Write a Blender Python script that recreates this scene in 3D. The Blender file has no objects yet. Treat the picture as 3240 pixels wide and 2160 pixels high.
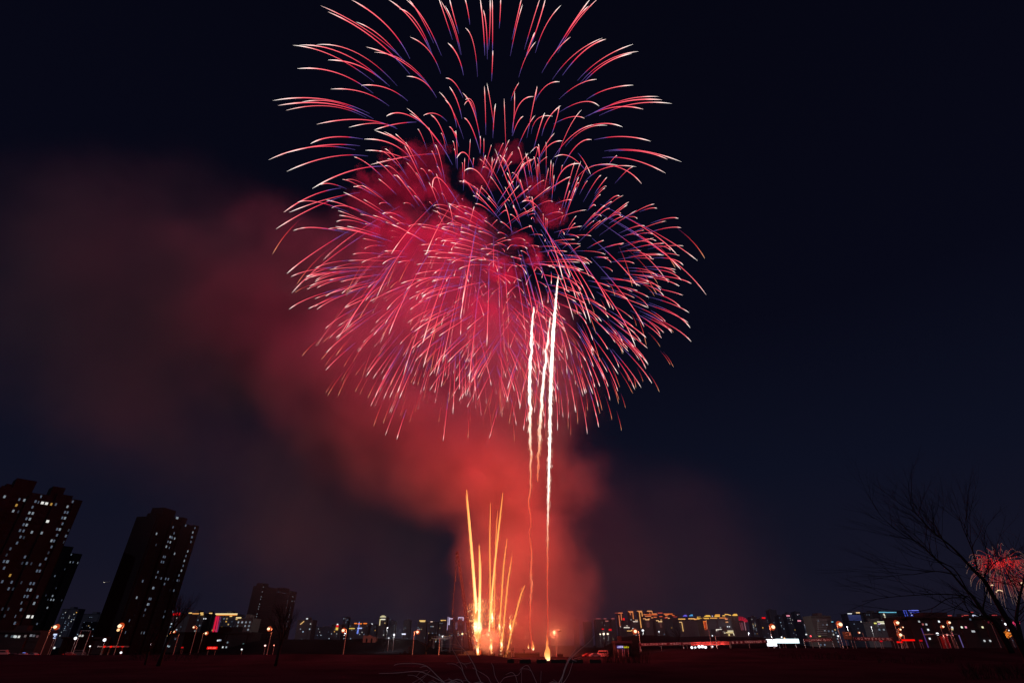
import bpy, math, random
from mathutils import Vector, Matrix, noise
R = math.radians
SC = bpy.context.scene
COL = SC.collection

# ------------------------------------------------------------------ camera, sky, exposure
PITCH = 30.9
F = 1604.0                      # focal length in photo pixels (3240 wide)
EYE = 4.2
cam_d = bpy.data.cameras.new('camera')
cam = bpy.data.objects.new('camera', cam_d)
COL.objects.link(cam)
cam_d.sensor_width = 36.0
cam_d.lens = F / 3240 * 36.0
cam_d.clip_start = 0.1
cam_d.clip_end = 20000
cam.location = (0, 0, EYE)
cam.rotation_euler = (R(90 + PITCH), 0, 0)
SC.camera = cam

w = bpy.data.worlds.new('World')
SC.world = w
w.use_nodes = True
nt = w.node_tree
nt.nodes.clear()
out = nt.nodes.new('ShaderNodeOutputWorld')
add = nt.nodes.new('ShaderNodeAddShader')
bg = nt.nodes.new('ShaderNodeBackground')
sky = nt.nodes.new('ShaderNodeTexSky')
sky.sky_type = 'NISHITA'
sky.sun_disc = False
sky.sun_elevation = R(-9)
sky.sun_rotation = R(200)
bg.inputs['Strength'].default_value = 0.05
nt.links.new(sky.outputs[0], bg.inputs['Color'])
# light pollution of the city, strongest low in the sky
tc = nt.nodes.new('ShaderNodeTexCoord')
sx = nt.nodes.new('ShaderNodeSeparateXYZ')
nt.links.new(tc.outputs['Generated'], sx.inputs[0])
cr = nt.nodes.new('ShaderNodeValToRGB')
els = cr.color_ramp.elements
els[0].position = 0.0
els[0].color = (0.0100, 0.0084, 0.0180, 1)
els[1].position = 0.95
els[1].color = (0.0016, 0.0018, 0.0056, 1)
for p, c in ((0.10, (0.0068, 0.0068, 0.0165, 1)), (0.26, (0.0040, 0.0052, 0.0145, 1)), (0.5, (0.0024, 0.0027, 0.0085, 1))):
    e = els.new(p)
    e.color = c
nt.links.new(sx.outputs['Z'], cr.inputs[0])
bg2 = nt.nodes.new('ShaderNodeBackground')
nt.links.new(cr.outputs[0], bg2.inputs['Color'])
nt.links.new(bg.outputs[0], add.inputs[0])
nt.links.new(bg2.outputs[0], add.inputs[1])
nt.links.new(add.outputs[0], out.inputs['Surface'])

# very weak lilac sun lamp behind the camera, added fill for stems and facades
sun_d = bpy.data.lights.new('fill_sun', 'SUN')
sun_d.energy = 0.16
sun_d.angle = R(0.5)
sun_d.color = (0.86, 0.78, 1.0)
sun = bpy.data.objects.new('fill_sun', sun_d)
COL.objects.link(sun)
sun.rotation_euler = (R(58), 0, R(-25))

SC.view_settings.view_transform = 'Standard'
SC.view_settings.look = 'None'
SC.view_settings.exposure = 0
SC.view_settings.gamma = 1
cy = SC.cycles
cy.use_denoising = True
cy.volume_bounces = 0
cy.max_bounces = 4
cy.volume_step_rate = 0.6
cy.sample_clamp_indirect = 1.0

# ------------------------------------------------------------------ geometry helpers
cp, sp = math.cos(R(PITCH)), math.sin(R(PITCH))


def P(px, py, Y):
    """The point seen at photo pixel px, py that lies Y metres in front of the camera."""
    dx, dy = (px - 1620) / F, (1080 - py) / F
    d = Vector((dx, cp - dy * sp, sp + dy * cp))
    return Vector((0, 0, EYE)) + d * (Y / d.y)


def ray(px, py):
    dx, dy = (px - 1620) / F, (1080 - py) / F
    return Vector((dx, cp - dy * sp, sp + dy * cp))


def smooth(a, b, x):
    t = min(1, max(0, (x - a) / (b - a)))
    return t * t * (3 - 2 * t)


def lerp(a, b, t):
    return a + (b - a) * t


def srgb(r, g, b):
    f = lambda c: (c / 255 / 12.92) if c <= 10 else ((c / 255 + 0.055) / 1.055) ** 2.4
    return (f(r), f(g), f(b))


class MB:
    def __init__(self):
        self.v, self.f, self.a = [], [], []

    def add(self, vs, fs, a=0.0):
        o = len(self.v)
        self.v += [tuple(x) for x in vs]
        self.a += (a if isinstance(a, list) else [a] * len(vs))
        self.f += [tuple(i + o for i in f) for f in fs]

    def box(self, x0, x1, y0, y1, z0, z1, M=None):
        vs = [Vector((x, y, z)) for z in (z0, z1) for (x, y) in ((x0, y0), (x1, y0), (x1, y1), (x0, y1))]
        if M:
            vs = [M @ v for v in vs]
        self.add(vs, [(0, 3, 2, 1), (4, 5, 6, 7), (0, 1, 5, 4), (1, 2, 6, 5), (2, 3, 7, 6), (3, 0, 4, 7)])
        return self

    def tube(self, pts, rad, n=6, att=None, cap=True):
        pts = [Vector(p) for p in pts]
        if not isinstance(rad, (list, tuple)):
            rad = [rad] * len(pts)
        vs, fs, at = [], [], []
        u = None
        for i, p in enumerate(pts):
            t = (pts[min(i + 1, len(pts) - 1)] - pts[max(i - 1, 0)])
            t = t.normalized() if t.length > 1e-9 else Vector((0, 0, 1))
            if u is None:
                u = t.cross(Vector((0, 0, 1)) if abs(t.z) < 0.9 else Vector((1, 0, 0))).normalized()
            else:
                u = (u - t * u.dot(t))
                u = u.normalized() if u.length > 1e-6 else t.orthogonal().normalized()
            b = t.cross(u)
            for k in range(n):
                a = 2 * math.pi * k / n
                vs.append(p + (u * math.cos(a) + b * math.sin(a)) * rad[i])
                at.append(att[i] if att else 0.0)
        for i in range(len(pts) - 1):
            for k in range(n):
                k2 = (k + 1) % n
                fs.append((i * n + k, i * n + k2, (i + 1) * n + k2, (i + 1) * n + k))
        if cap:
            fs.append(tuple(range(n - 1, -1, -1)))
            fs.append(tuple((len(pts) - 1) * n + k for k in range(n)))
        self.add(vs, fs, at)
        return self

    def lathe(self, prof, n=16, M=None, cap=True):
        vs, fs = [], []
        for r, z in prof:
            for k in range(n):
                a = 2 * math.pi * k / n
                v = Vector((r * math.cos(a), r * math.sin(a), z))
                vs.append(M @ v if M else v)
        for i in range(len(prof) - 1):
            for k in range(n):
                k2 = (k + 1) % n
                fs.append((i * n + k, i * n + k2, (i + 1) * n + k2, (i + 1) * n + k))
        if cap:
            fs.append(tuple(range(n - 1, -1, -1)))
            fs.append(tuple((len(prof) - 1) * n + k for k in range(n)))
        self.add(vs, fs)
        return self

    def ball(self, c, rx, ry, rz, n=12, m=7):
        prof = [(math.sin(math.pi * i / m), -math.cos(math.pi * i / m)) for i in range(m + 1)]
        prof[0] = (0.02, prof[0][1])
        prof[-1] = (0.02, prof[-1][1])
        M = Matrix.Translation(c) @ Matrix.Diagonal((rx, ry, rz, 1))
        return self.lathe(prof, n, M)

    def sliver(self, p, d, r, a=0.0):
        """A tiny elongated spark: a three-sided spindle."""
        u = d.orthogonal().normalized() * r
        b = d.normalized().cross(u)
        m = p + d * 0.5
        vs = [p, p + d] + [m + u, m - u * 0.5 + b * 0.87, m - u * 0.5 - b * 0.87]
        self.add(vs, [(0, 3, 2), (0, 4, 3), (0, 2, 4), (1, 2, 3), (1, 3, 4), (1, 4, 2)], a)

    def mesh(self, name, mat=None, smooth_=False):
        me = bpy.data.meshes.new(name)
        me.from_pydata(self.v, [], self.f)
        if any(self.a):
            at = me.attributes.new('burn', 'FLOAT', 'POINT')
            at.data.foreach_set('value', self.a)
        if smooth_:
            for p in me.polygons:
                p.use_smooth = True
        if mat:
            me.materials.append(mat)
        me.update()
        return me

    def build(self, name, mat, parent=None, smooth_=False):
        o = bpy.data.objects.new(name, self.mesh(name, mat, smooth_))
        COL.objects.link(o)
        if parent:
            o.parent = parent
            o.matrix_parent_inverse = Matrix.Translation(parent.location).inverted() if parent.rotation_euler.z == 0 else (
                Matrix.Translation(parent.location) @ Matrix.Rotation(parent.rotation_euler.z, 4, 'Z')).inverted()
        return o


def tag(o, label=None, cat=None, group=None, kind=None):
    if label:
        o['label'] = label
    if cat:
        o['category'] = cat
    if group:
        o['group'] = group
    if kind:
        o['kind'] = kind
    return o


def empty(name, loc, label, cat, group=None):
    o = bpy.data.objects.new(name, None)
    o.empty_display_size = 0.5
    COL.objects.link(o)
    o.location = loc
    return tag(o, label, cat, group)


def copy_into(src, parent, M):
    """A copy of a mesh object under another thing, at world matrix M (the thing has no rotation)."""
    c = src.copy()
    COL.objects.link(c)
    c.parent = parent
    c.matrix_parent_inverse = Matrix.Translation(parent.location).inverted()
    c.matrix_basis = M
    return c


# ------------------------------------------------------------------ materials
MATS = {}


def surf(name, col, rough=0.8, metal=0.0, var=0.25, scale=0.6, bump=0.0):
    if name in MATS:
        return MATS[name]
    m = bpy.data.materials.new(name)
    m.use_nodes = True
    n = m.node_tree
    b = n.nodes['Principled BSDF']
    b.inputs['Roughness'].default_value = rough
    b.inputs['Metallic'].default_value = metal
    b.inputs['Specular IOR Level'].default_value = 0.5 if rough < 0.6 else 0.08
    nz = n.nodes.new('ShaderNodeTexNoise')
    nz.inputs['Scale'].default_value = scale
    nz.inputs['Detail'].default_value = 5
    g = n.nodes.new('ShaderNodeNewGeometry')
    n.links.new(g.outputs['Position'], nz.inputs['Vector'])
    mx = n.nodes.new('ShaderNodeMix')
    mx.data_type = 'RGBA'
    mx.inputs[6].default_value = (*[c * (1 - var) for c in col], 1)
    mx.inputs[7].default_value = (*[min(1, c * (1 + var)) for c in col], 1)
    n.links.new(nz.outputs['Fac'], mx.inputs[0])
    n.links.new(mx.outputs[2], b.inputs['Base Color'])
    if bump:
        bp = n.nodes.new('ShaderNodeBump')
        bp.inputs['Strength'].default_value = bump
        n.links.new(nz.outputs['Fac'], bp.inputs['Height'])
        n.links.new(bp.outputs[0], b.inputs['Normal'])
    MATS[name] = m
    return m


def emit(rgb, strength=1.0):
    """A glowing material from an sRGB colour."""
    key = ('e', rgb, strength)
    if key in MATS:
        return MATS[key]
    m = bpy.data.materials.new('glow')
    m.use_nodes = True
    n = m.node_tree
    n.nodes.clear()
    o = n.nodes.new('ShaderNodeOutputMaterial')
    e = n.nodes.new('ShaderNodeEmission')
    e.inputs[0].default_value = (*srgb(*rgb), 1)
    e.inputs[1].default_value = strength
    n.links.new(e.outputs[0], o.inputs['Surface'])
    m.cycles.emission_sampling = 'NONE'
    MATS[key] = m
    return m


def ramp_emit(name, stops, strength=1.0):
    """Burning matter: colour follows how far the star has burnt (mesh attribute)."""
    m = bpy.data.materials.new(name)
    m.use_nodes = True
    n = m.node_tree
    n.nodes.clear()
    o = n.nodes.new('ShaderNodeOutputMaterial')
    e = n.nodes.new('ShaderNodeEmission')
    a = n.nodes.new('ShaderNodeAttribute')
    a.attribute_name = 'burn'
    c = n.nodes.new('ShaderNodeValToRGB')
    el = c.color_ramp.elements
    while len(el) > 1:
        el.remove(el[-1])
    el[0].position = stops[0][0]
    el[0].color = (*stops[0][1], 1)
    for p, col in stops[1:]:
        k = el.new(p)
        k.color = (*col, 1)
    n.links.new(a.outputs['Fac'], c.inputs[0])
    n.links.new(c.outputs[0], e.inputs[0])
    e.inputs[1].default_value = strength
    n.links.new(e.outputs[0], o.inputs['Surface'])
    m.cycles.emission_sampling = 'NONE'
    return m


CONC = surf('concrete', (0.22, 0.20, 0.19), 0.85, var=0.3, scale=0.15)
BRICKRED = surf('plaster', (0.30, 0.22, 0.19), 0.85, var=0.25, scale=0.2)
GLASS = surf('dark_glass', (0.02, 0.022, 0.03), 0.15, var=0.1)
METAL = surf('galvanised_steel', (0.42, 0.40, 0.38), 0.45, 0.7, var=0.15)
DARKM = surf('dark_steel', (0.06, 0.055, 0.055), 0.5, 0.5, var=0.2)
BARK = surf('bark', (0.022, 0.018, 0.018), 0.95, var=0.4, scale=8)
STRAW = surf('dry_stem', (0.66, 0.60, 0.54), 0.8, var=0.3, scale=60)
WOOD = surf('crate_wood', (0.05, 0.04, 0.035), 0.85, var=0.35, scale=2)


def lamp(name, loc, rgb, power, radius, parent=None):
    d = bpy.data.lights.new(name, 'POINT')
    d.color = rgb
    d.energy = power
    d.shadow_soft_size = radius
    o = bpy.data.objects.new(name, d)
    COL.objects.link(o)
    o.location = loc
    if parent:
        o.parent = parent
        o.matrix_parent_inverse = Matrix.Translation(parent.location).inverted()
    return o


# ------------------------------------------------------------------ ground
def ground_z(x, y):
    z = 2.55 * (1 - smooth(3, 24, y)) if y < 24 else 0.0
    m = smooth(30, 60, y) * (1 - smooth(240, 275, y))
    if m > 0:
        z += m * (0.55 * noise.noise(Vector((x * 0.03, y * 0.05, 0))) + 0.22 * noise.noise(Vector((x * 0.13, y * 0.2, 3))))
        # a low earth berm between the near field and the firing site
        hx = (1 - smooth(-8, 4, x)) * 1.5 + 0.15
        z += hx * math.exp(-((y - (190 + 5 * noise.noise(Vector((x * 0.02, 7, 0))))) / 7) ** 2)
    # raised ground on the right, behind the field
    z += 3.0 * smooth(40, 75, x) * smooth(175, 235, y) * (1 - smooth(420, 520, y))
    # earth banks behind the lamps
    bw = (1 + 0.25 * noise.noise(Vector((x * 0.03, 1, 0))))
    z += 7.5 * bw * smooth(-190, -150, x) * (1 - smooth(-62, -42, x)) * math.exp(-((y - 370) / 30) ** 2)
    z += 6.0 * bw * smooth(52, 72, x) * (1 - smooth(150, 185, x)) * math.exp(-((y - 370) / 30) ** 2)
    return z


def axis(fine0, fine1, step, far, ratio=1.25):
    a = []
    v = fine0
    while v <= fine1 + 1e-6:
        a.append(v)
        v += step
    s = step
    while a[-1] < far:
        s *= ratio
        a.append(a[-1] + s)
    if fine0 < 0:
        s = step
        pre = [fine0]
        while pre[-1] > -far:
            s *= ratio
            pre.append(pre[-1] - s)
        a = pre[:0:-1] + a
    return a


xs = axis(-400, 400, 5, 7000)
ys = [-30, -20, -12, -6, 0] + axis(2, 440, 3, 9000)
mb = MB()
nx = len(xs)
mb.v = [(x, y, ground_z(x, y)) for y in ys for x in xs]
mb.a = [0.0] * len(mb.v)
mb.f = [(j * nx + i, j * nx + i + 1, (j + 1) * nx + i + 1, (j + 1) * nx + i) for j in range(len(ys) - 1) for i in range(nx - 1)]
soil = surf('soil', (0.020, 0.019, 0.023), 0.95, var=0.85, scale=0.07, bump=0.6)
soil.node_tree.nodes['Principled BSDF'].inputs['Specular IOR Level'].default_value = 0.0
tag(mb.build('ground', soil, None, True), kind='structure')

# street on the left
mb = MB()
for i in range(40):
    x0, x1 = -420 + i * 9, -411 + i * 9
    mb.add([(x0, 282, 0.03), (x1, 282, 0.03), (x1, 296, 0.03), (x0, 296, 0.03)], [(0, 1, 2, 3)])
tag(mb.build('road', surf('asphalt', (0.05, 0.05, 0.05), 0.7, scale=1.0)), kind='structure')

# ------------------------------------------------------------------ fireworks
RED = srgb(255, 42, 66)
PINK = (1.0, 0.10, 0.17)
STAR = ramp_emit('burning_star', [
    (0.0, (0.08, 0.06, 0.28)), (0.17, (0.24, 0.12, 0.55)), (0.24, (0.95, 0.03, 0.09)), (0.5, (1.35, 0.14, 0.20)),
    (0.70, (1.5, 0.22, 0.27)), (0.81, (1.6, 0.85, 0.8)), (0.93, (1.6, 1.4, 1.3)), (1.0, (1.6, 1.45, 1.35))])
STAR_LOW = ramp_emit('falling_star', [
    (0.0, (0.10, 0.02, 0.12)), (0.2, (0.45, 0.02, 0.05)), (0.55, (0.95, 0.06, 0.06)), (0.85, (1.0, 0.35, 0.18)), (1.0, (1.1, 0.8, 0.5))])

rng = random.Random(7)


def sphere_dirs(n, jitter):
    d = []
    for i in range(n):
        z = 1 - 2 * (i + 0.5) / n
        a = i * math.pi * (3 - math.sqrt(5))
        s = math.sqrt(1 - z * z)
        v = Vector((s * math.cos(a), s * math.sin(a), z))
        v += Vector((rng.gauss(0, 1), rng.gauss(0, 1), rng.gauss(0, 1))) * jitter
        d.append(v.normalized())
    return d


def star_at(C, v, rad, k, t, g=9.8):
    e = 1 - math.exp(-k * t)
    return C + v * (rad * e) + Vector((-0.6 * t, 0, -g * (t / k - e / k / k)))


def photo_row(p):
    q = p - Vector((0, 0, EYE))
    dep = max(1, q.y * cp + q.z * sp)
    return 1080 - F * (q.z * cp - q.y * sp) / dep


def burst(name, label, px, py, Y, rad, n, seed, ta, tb, width, jitter=0.28, k=0.9, power=0, lr=28, traced_=(), below=None, low_more=0.0):
    rng.seed(seed)
    C = P(px, py, Y)
    root = empty(name, C, label, 'firework', 'red shells bursting together')
    cpos = Vector((0, 0, EYE))
    paths, raw = [], []
    for v in sphere_dirs(n, jitter):
        t0 = ta * rng.uniform(0.8, 1.25)
        t1 = tb * rng.uniform(0.70, 1.08)
        rr = rad * rng.uniform(0.84, 1.06)
        if low_more and v.z > -0.1 and rng.random() < low_more:
            v = Vector((v.x * 1.1, v.y, -abs(v.z) * 0.8 - 0.15)).normalized()
        t0 *= rng.uniform(0.9, 1.25)
        if low_more:
            t1 = tb * rng.uniform(0.5, 1.1)
            t0 = t1 * rng.uniform(0.36, 0.62)
        low = v.z < -0.45 and rng.random() < 0.45
        if low:
            t1 = max(t1, tb * 0.8) * rng.uniform(1.0, 1.45)
            t0 = t1 * rng.uniform(0.5, 0.72)
        pts = [star_at(C, v, rr, k, lerp(t0, t1, i / 14), 4.6 if low_more else 9.8) for i in range(15)]
        if below is not None and photo_row(pts[-1]) < below:
            continue
        raw.append((pts, low))
    raw += [(p, False) for p in traced_]
    for pts, low in raw:
        N = 14
        wj = rng.uniform(0.7, 1.3)
        ht = rng.uniform(0.86, 1.0)
        rads, att = [], []
        for i in range(N + 1):
            s = i / N
            b = s
            prof = lerp(0.36, 0.8, (s / 0.25) ** 2) if s < 0.25 else (lerp(0.8, 1.0, (s - 0.25) / 0.6) if s < 0.85 else lerp(1.2, 0.12, ((s - 0.85) / 0.15) ** 1.2))
            d = (pts[-1] - cpos).length
            rads.append(width * wj * prof * min(1.15, d / 340) * (0.6 if low else 1))
            att.append(max(0.001, b * ht))
        L = (pts[0] - pts[-1]).length
        paths.append((L, pts, rads, att, low))
    # those that the photo's frame can show come first, longest first
    def inview(pts):
        for p in (pts[0], pts[-1]):
            q = p - cpos
            dep = q.y * cp + q.z * sp
            if dep < 5:
                continue
            u = 1620 + F * q.x / dep
            vv = 1080 - F * (q.z * cp - q.y * sp) / dep
            if 0 < u < 3240 and 0 < vv < 2160:
                return True
        return False
    paths = [p for p in paths if inview(p[1])]
    paths.sort(key=lambda p: -p[0])
    rest, restl = MB(), MB()
    for i, (L, pts, rads, att, low) in enumerate(paths):
        if i < 100:
            MB().tube(pts, rads, 5, att).build('spark_trail', STAR_LOW if low else STAR, root)
        else:
            (restl if low else rest).tube(pts, rads, 5, att)
    if rest.v:
        tag(rest.build('spark_trails', STAR, root), kind='stuff')
    if restl.v:
        tag(restl.build('fading_spark_trails', STAR_LOW, root), kind='stuff')
    if power:
        for i in range(6):
            a = 1.047 * i + seed
            lamp('burst_light', C + Vector((math.cos(a), -0.28, 0.8 * math.sin(a))) * rad * 0.5, (1.0, 0.020, 0.098), power, lr, root)
    return root



# the big burst: trails whose inner end, middle and tip can be told apart in the photo (detail from 759,0, 1.487 times enlarged)
BIG = """800 278 690 120 525 0;785 298 600 145 380 28;800 350 620 175 415 57;770 290 660 170 548 105;908 268 820 110 700 0;908 265 835 110 750 42;948 262 870 100 782 0;912 205 850 80 795 0;945 348 890 240 800 175;925 460 790 300 632 247;895 412 760 290 595 222;740 405 560 255 360 211;705 407 500 260 280 213;630 385 440 265 250 214;690 395 560 310 415 283;628 440 460 345 270 324;790 476 690 415 570 402;702 500 580 435 428 420;925 460 865 385 785 360;610 535 400 468 155 474;628 560 430 490 180 497;595 555 420 500 217 520;560 525 430 478 290 481;740 607 570 563 362 585;735 600 640 580 512 600;580 655 440 645 332 677;565 687 400 683 210 722;543 705 340 692 135 753;602 735 420 740 220 807;700 783 520 805 340 888;475 885 340 920 205 1000;565 905 400 940 230 1000;480 925 330 985 170 1077;
1000 188 965 80 935 -8;1030 160 1005 70 985 -8;1042 260 1010 130 965 28;1038 258 1000 120 945 5;1082 117 1072 50 1058 -10;1118 363 1100 210 1060 132;1052 355 1025 265 978 203;1152 262 1145 130 1130 -10;1164 280 1160 140 1145 48;1170 235 1177 110 1177 -10;1188 265 1189 130 1187 -10;1184 383 1188 300 1190 238;1220 135 1225 60 1227 -10;1280 188 1305 80 1325 -5;1272 265 1300 130 1330 22;1338 235 1375 110 1412 -6;1365 225 1405 110 1438 -6;1345 270 1365 210 1388 152;1312 365 1345 270 1392 197;1390 250 1440 120 1512 25;1480 255 1560 120 1650 -6;1495 250 1580 110 1685 -6;1480 250 1570 110 1640 30;1420 345 1480 250 1555 175;1470 375 1570 260 1705 180;1518 355 1620 240 1722 185;1588 380 1700 280 1850 209;1600 392 1720 290 1875 243;1612 395 1720 300 1845 252;1502 467 1590 400 1680 374;1630 470 1730 420 1852 401;1390 475 1440 405 1505 386;1690 525 1810 470 1970 455;1640 545 1800 480 1985 470;1690 545 1850 490 2032 488;1625 550 1760 505 1898 515;1475 585 1560 550 1622 558;1500 530 1610 480 1690 500;1590 612 1700 582 1800 598;1668 658 1800 643 1932 665;1715 711 1880 708 2078 762;1735 712 1880 712 2012 750;1705 743 1850 752 2003 815;1650 780 1790 790 1890 865;1530 690 1620 610 1728 591;1470 750 1560 640 1665 587;
1053 655 1000 520 937 433;1020 600 1000 520 965 470;1050 460 1010 390 968 368;1045 560 1020 470 985 408;975 572 920 535 862 545;975 685 940 590 897 540;1000 775 900 620 800 535;985 740 880 600 785 510;870 590 770 535 688 548;830 575 730 585 632 612;1135 690 1105 540 1048 437;1130 720 1090 600 1055 555;1110 550 1085 480 1055 495;1115 575 1095 480 1060 470;1157 635 1155 520 1150 405;1195 600 1180 490 1162 392;1190 650 1195 560 1203 487;1253 740 1248 600 1243 463;1280 640 1290 540 1292 430;1275 475 1290 430 1313 390;1280 625 1310 500 1382 455;1390 470 1395 430 1398 408;1350 650 1375 520 1398 410;1420 640 1450 560 1510 497;1460 650 1490 560 1502 497;1480 780 1540 620 1608 517;1310 690 1345 610 1388 543;1370 630 1400 560 1472 548;1283 640 1305 580 1333 547;1380 710 1410 600 1435 530;1400 760 1440 680 1480 627;1520 780 1590 680 1655 658;1415 740 1460 680 1518 663;1145 750 1148 690 1147 650;1130 725 1132 670 1130 640;860 760 760 670 635 615;880 785 790 690 680 620;850 740 770 665 732 630;1030 690 1005 620 985 597;825 770 720 680 585 655;935 725 800 735 615 775;830 770 700 720 590 708;
1100 790 1060 720 1020 745;1205 960 1130 820 1055 805;1120 940 1070 860 1050 860;1035 970 940 840 905 885;1290 930 1250 830 1200 700;1285 900 1265 800 1235 740;1360 820 1400 700 1365 720;1320 800 1340 770 1370 755;1280 1100 1265 1020 1245 955;1330 1080 1300 1000 1285 965;1420 1000 1375 950 1328 950;1640 820 1560 740 1480 740;1590 720 1620 760 1650 820;1180 840 1185 790 1187 740;1400 860 1402 810 1402 770;1425 930 1440 850 1452 790;1300 880 1310 820 1335 760;1480 900 1520 800 1600 770;1560 880 1640 790 1780 778;1620 860 1720 790 1865 785"""


def near_on_ray(d, a, b):
    """Point of the sight line d nearest to the line through a and b."""
    e = Vector((0, 0, EYE))
    u = (b - a).normalized()
    w0 = e - a
    dd, du, uu = d.dot(d), d.dot(u), 1.0
    den = dd * uu - du * du
    t = (du * u.dot(w0) - uu * d.dot(w0)) / den if den > 1e-6 else (a - e).dot(d) / dd
    return e + d * t


def traced(C, rad, seed):
    rng.seed(seed)
    e = Vector((0, 0, EYE))
    res = []
    for row in BIG.replace(chr(10), '').split(';'):
        q = [float(v) for v in row.split()]
        pix = [(759 + q[k] * 0.6726, q[k + 1] * 0.6726) for k in (0, 2, 4)]
        d2 = ray(*pix[2]).normalized()
        c = C + Vector((0, 0, -12))
        m = (c - e).dot(d2)
        h2 = rad * rad * rng.uniform(0.85, 1.1) - ((c - e) - d2 * m).length_squared
        off = math.sqrt(h2) if h2 > 0 else 0
        tip = e + d2 * (m + off * rng.choice((-1, -1, 1)) * 0.8)
        d0, d1 = ray(*pix[0]).normalized(), ray(*pix[1]).normalized()
        a = near_on_ray(d0, C, tip)
        if (a - C).length > (tip - C).length * 0.9 or (a - C).dot(tip - C) < 0:
            a = e + d0 * lerp((C - e).dot(d0), (tip - e).length, 0.5)
        b = e + d1 * ((a - e).length + (tip - e).length) * 0.5
        ctrl = b * 2 - (a + tip) * 0.5
        res.append([a * (1 - t) ** 2 + ctrl * 2 * t * (1 - t) + tip * t * t for t in [k / 14 for k in range(15)]])
    return res


CB = P(1552, 500, 220)
burst('firework_burst', 'huge red firework burst with long arching white tipped trails, its top beyond the picture', 1552, 500, 220, 148, 330, 11, 0.85, 3.3, 0.215, power=0.30e5, traced_=traced(CB, 143, 5), below=800)
burst('firework_burst', 'smaller red firework burst low at the right, beside the tall white rising tail', 1722, 880, 225, 82, 520, 23, 0.72, 3.4, 0.16, power=0.14e5, low_more=0.35)
burst('firework_burst', 'smaller red firework burst low at the left, in front of the crimson smoke', 1450, 850, 225, 88, 500, 37, 0.72, 3.4, 0.16, power=0.60e5, low_more=0.35)

# rising tails -----------------------------------------------------------------
TAIL = ramp_emit('tail_fire', [(0, (0.55, 0.05, 0.03)), (0.3, (0.9, 0.13, 0.06)), (0.5, (1.0, 0.38, 0.2)), (0.7, (1.4, 0.95, 0.75)), (1.0, (2.2, 2.0, 1.8))])


def catmull(pts, m):
    o = []
    for i in range(len(pts) - 1):
        p0, p1, p2, p3 = pts[max(i - 1, 0)], pts[i], pts[i + 1], pts[min(i + 2, len(pts) - 1)]
        for k in range(m):
            t = k / m
            o.append(0.5 * ((2 * p1) + (p2 - p0) * t + (2 * p0 - 5 * p1 + 4 * p2 - p3) * t * t + (3 * p1 - p0 - 3 * p2 + p3) * t ** 3))
    o.append(pts[-1])
    return o


def tail(label, pix, Y, r0, hot, wave=0.0, spark=600, seed=1):
    """pix: photo points from the head down, r0: half-widths there in metres, hot: heat 0..1 there."""
    rng.seed(seed)
    pts = [P(x, y, Y) for x, y in pix]
    base = P(pix[-1][0], pix[-1][1], Y)
    root = empty('rising_comet', base, label, 'firework', 'rising comet tails')
    m = 14
    c = catmull(pts, m)
    rads, att = [], []
    core = MB()
    for i, p in enumerate(c):
        s = i / m
        a, b = int(min(s, len(pix) - 1.001)), s - int(min(s, len(pix) - 1.001))
        r = lerp(r0[a], r0[min(a + 1, len(r0) - 1)], b)
        h = lerp(hot[a], hot[min(a + 1, len(hot) - 1)], b)
        ph = i * 0.55
        c[i] = p + Vector((1.9 * noise.noise(Vector((ph * 0.36, seed, 0))) + 0.5 * noise.noise(Vector((ph * 1.1, seed, 5))), noise.noise(Vector((ph, 3, seed))), 0)) * wave * (1.0 + 0.5 * noise.noise(Vector((ph * 3.3, 9, seed))))
        rads.append(max(0.012, r * 0.72 * rng.uniform(0.7, 1.15)))
        att.append(h * rng.uniform(0.84, 1.0))
    core.tube(c, rads, 8, att)
    core.build('tail_core', TAIL, root, True)
    sp_ = MB()
    for _ in range(spark):
        i = min(len(c) - 1, int(rng.random() ** 0.8 * len(c)))
        r = rads[i]
        a = rng.uniform(0, 6.28)
        off = Vector((math.cos(a), math.sin(a), 0)) * (r * 0.6 + abs(rng.gauss(0, 0.38)) * (0.4 + r))
        p = c[i] + off + Vector((0, 0, rng.uniform(-1.5, 1.5)))
        d = Vector((off.x * 0.5, off.y * 0.5, -rng.uniform(0.6, 2.2)))
        sp_.sliver(p, d, rng.uniform(0.03, 0.09), max(0.05, att[i] * rng.uniform(0.6, 1.0)))
    tag(sp_.build('sparks', TAIL, root), kind='stuff')
    return root


tail('thick white rising tail running straight up to a bright point', [(1766, 873), (1759, 950), (1751, 1050), (1744, 1180), (1741, 1300), (1738, 1450), (1735, 1560), (1733, 1660), (1732, 1760), (1732, 1860), (1733, 1950), (1733, 2040)],
     222, [0.15, 0.7, 1.1, 1.15, 0.95, 0.75, 0.42, 0.2, 0.07, 0.02, 0.02, 0.02], [1, 1, 1, 1, 1, 1, 0.95, 0.7, 0.4, 0.12, 0.08, 0.15], 0.15, 1500, 3)
tail('wavy white rising tail, leftmost of the three, turning red lower down', [(1688, 972), (1683, 1050), (1678, 1150), (1676, 1250), (1677, 1350), (1680, 1450), (1677, 1540), (1677, 1690), (1682, 1745), (1680, 1800), (1682, 1845), (1679, 1890), (1677, 1960), (1683, 2035)],
     218, [0.25, 0.8, 1.0, 1.05, 0.85, 0.5, 0.26, 0.06, 0.16, 0.15, 0.2, 0.17, 0.04, 0.03], [1, 1, 1, 0.95, 0.75, 0.58, 0.42, 0.2, 0.4, 0.4, 0.45, 0.4, 0.15, 0.1], 0.4, 900, 5)
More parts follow.
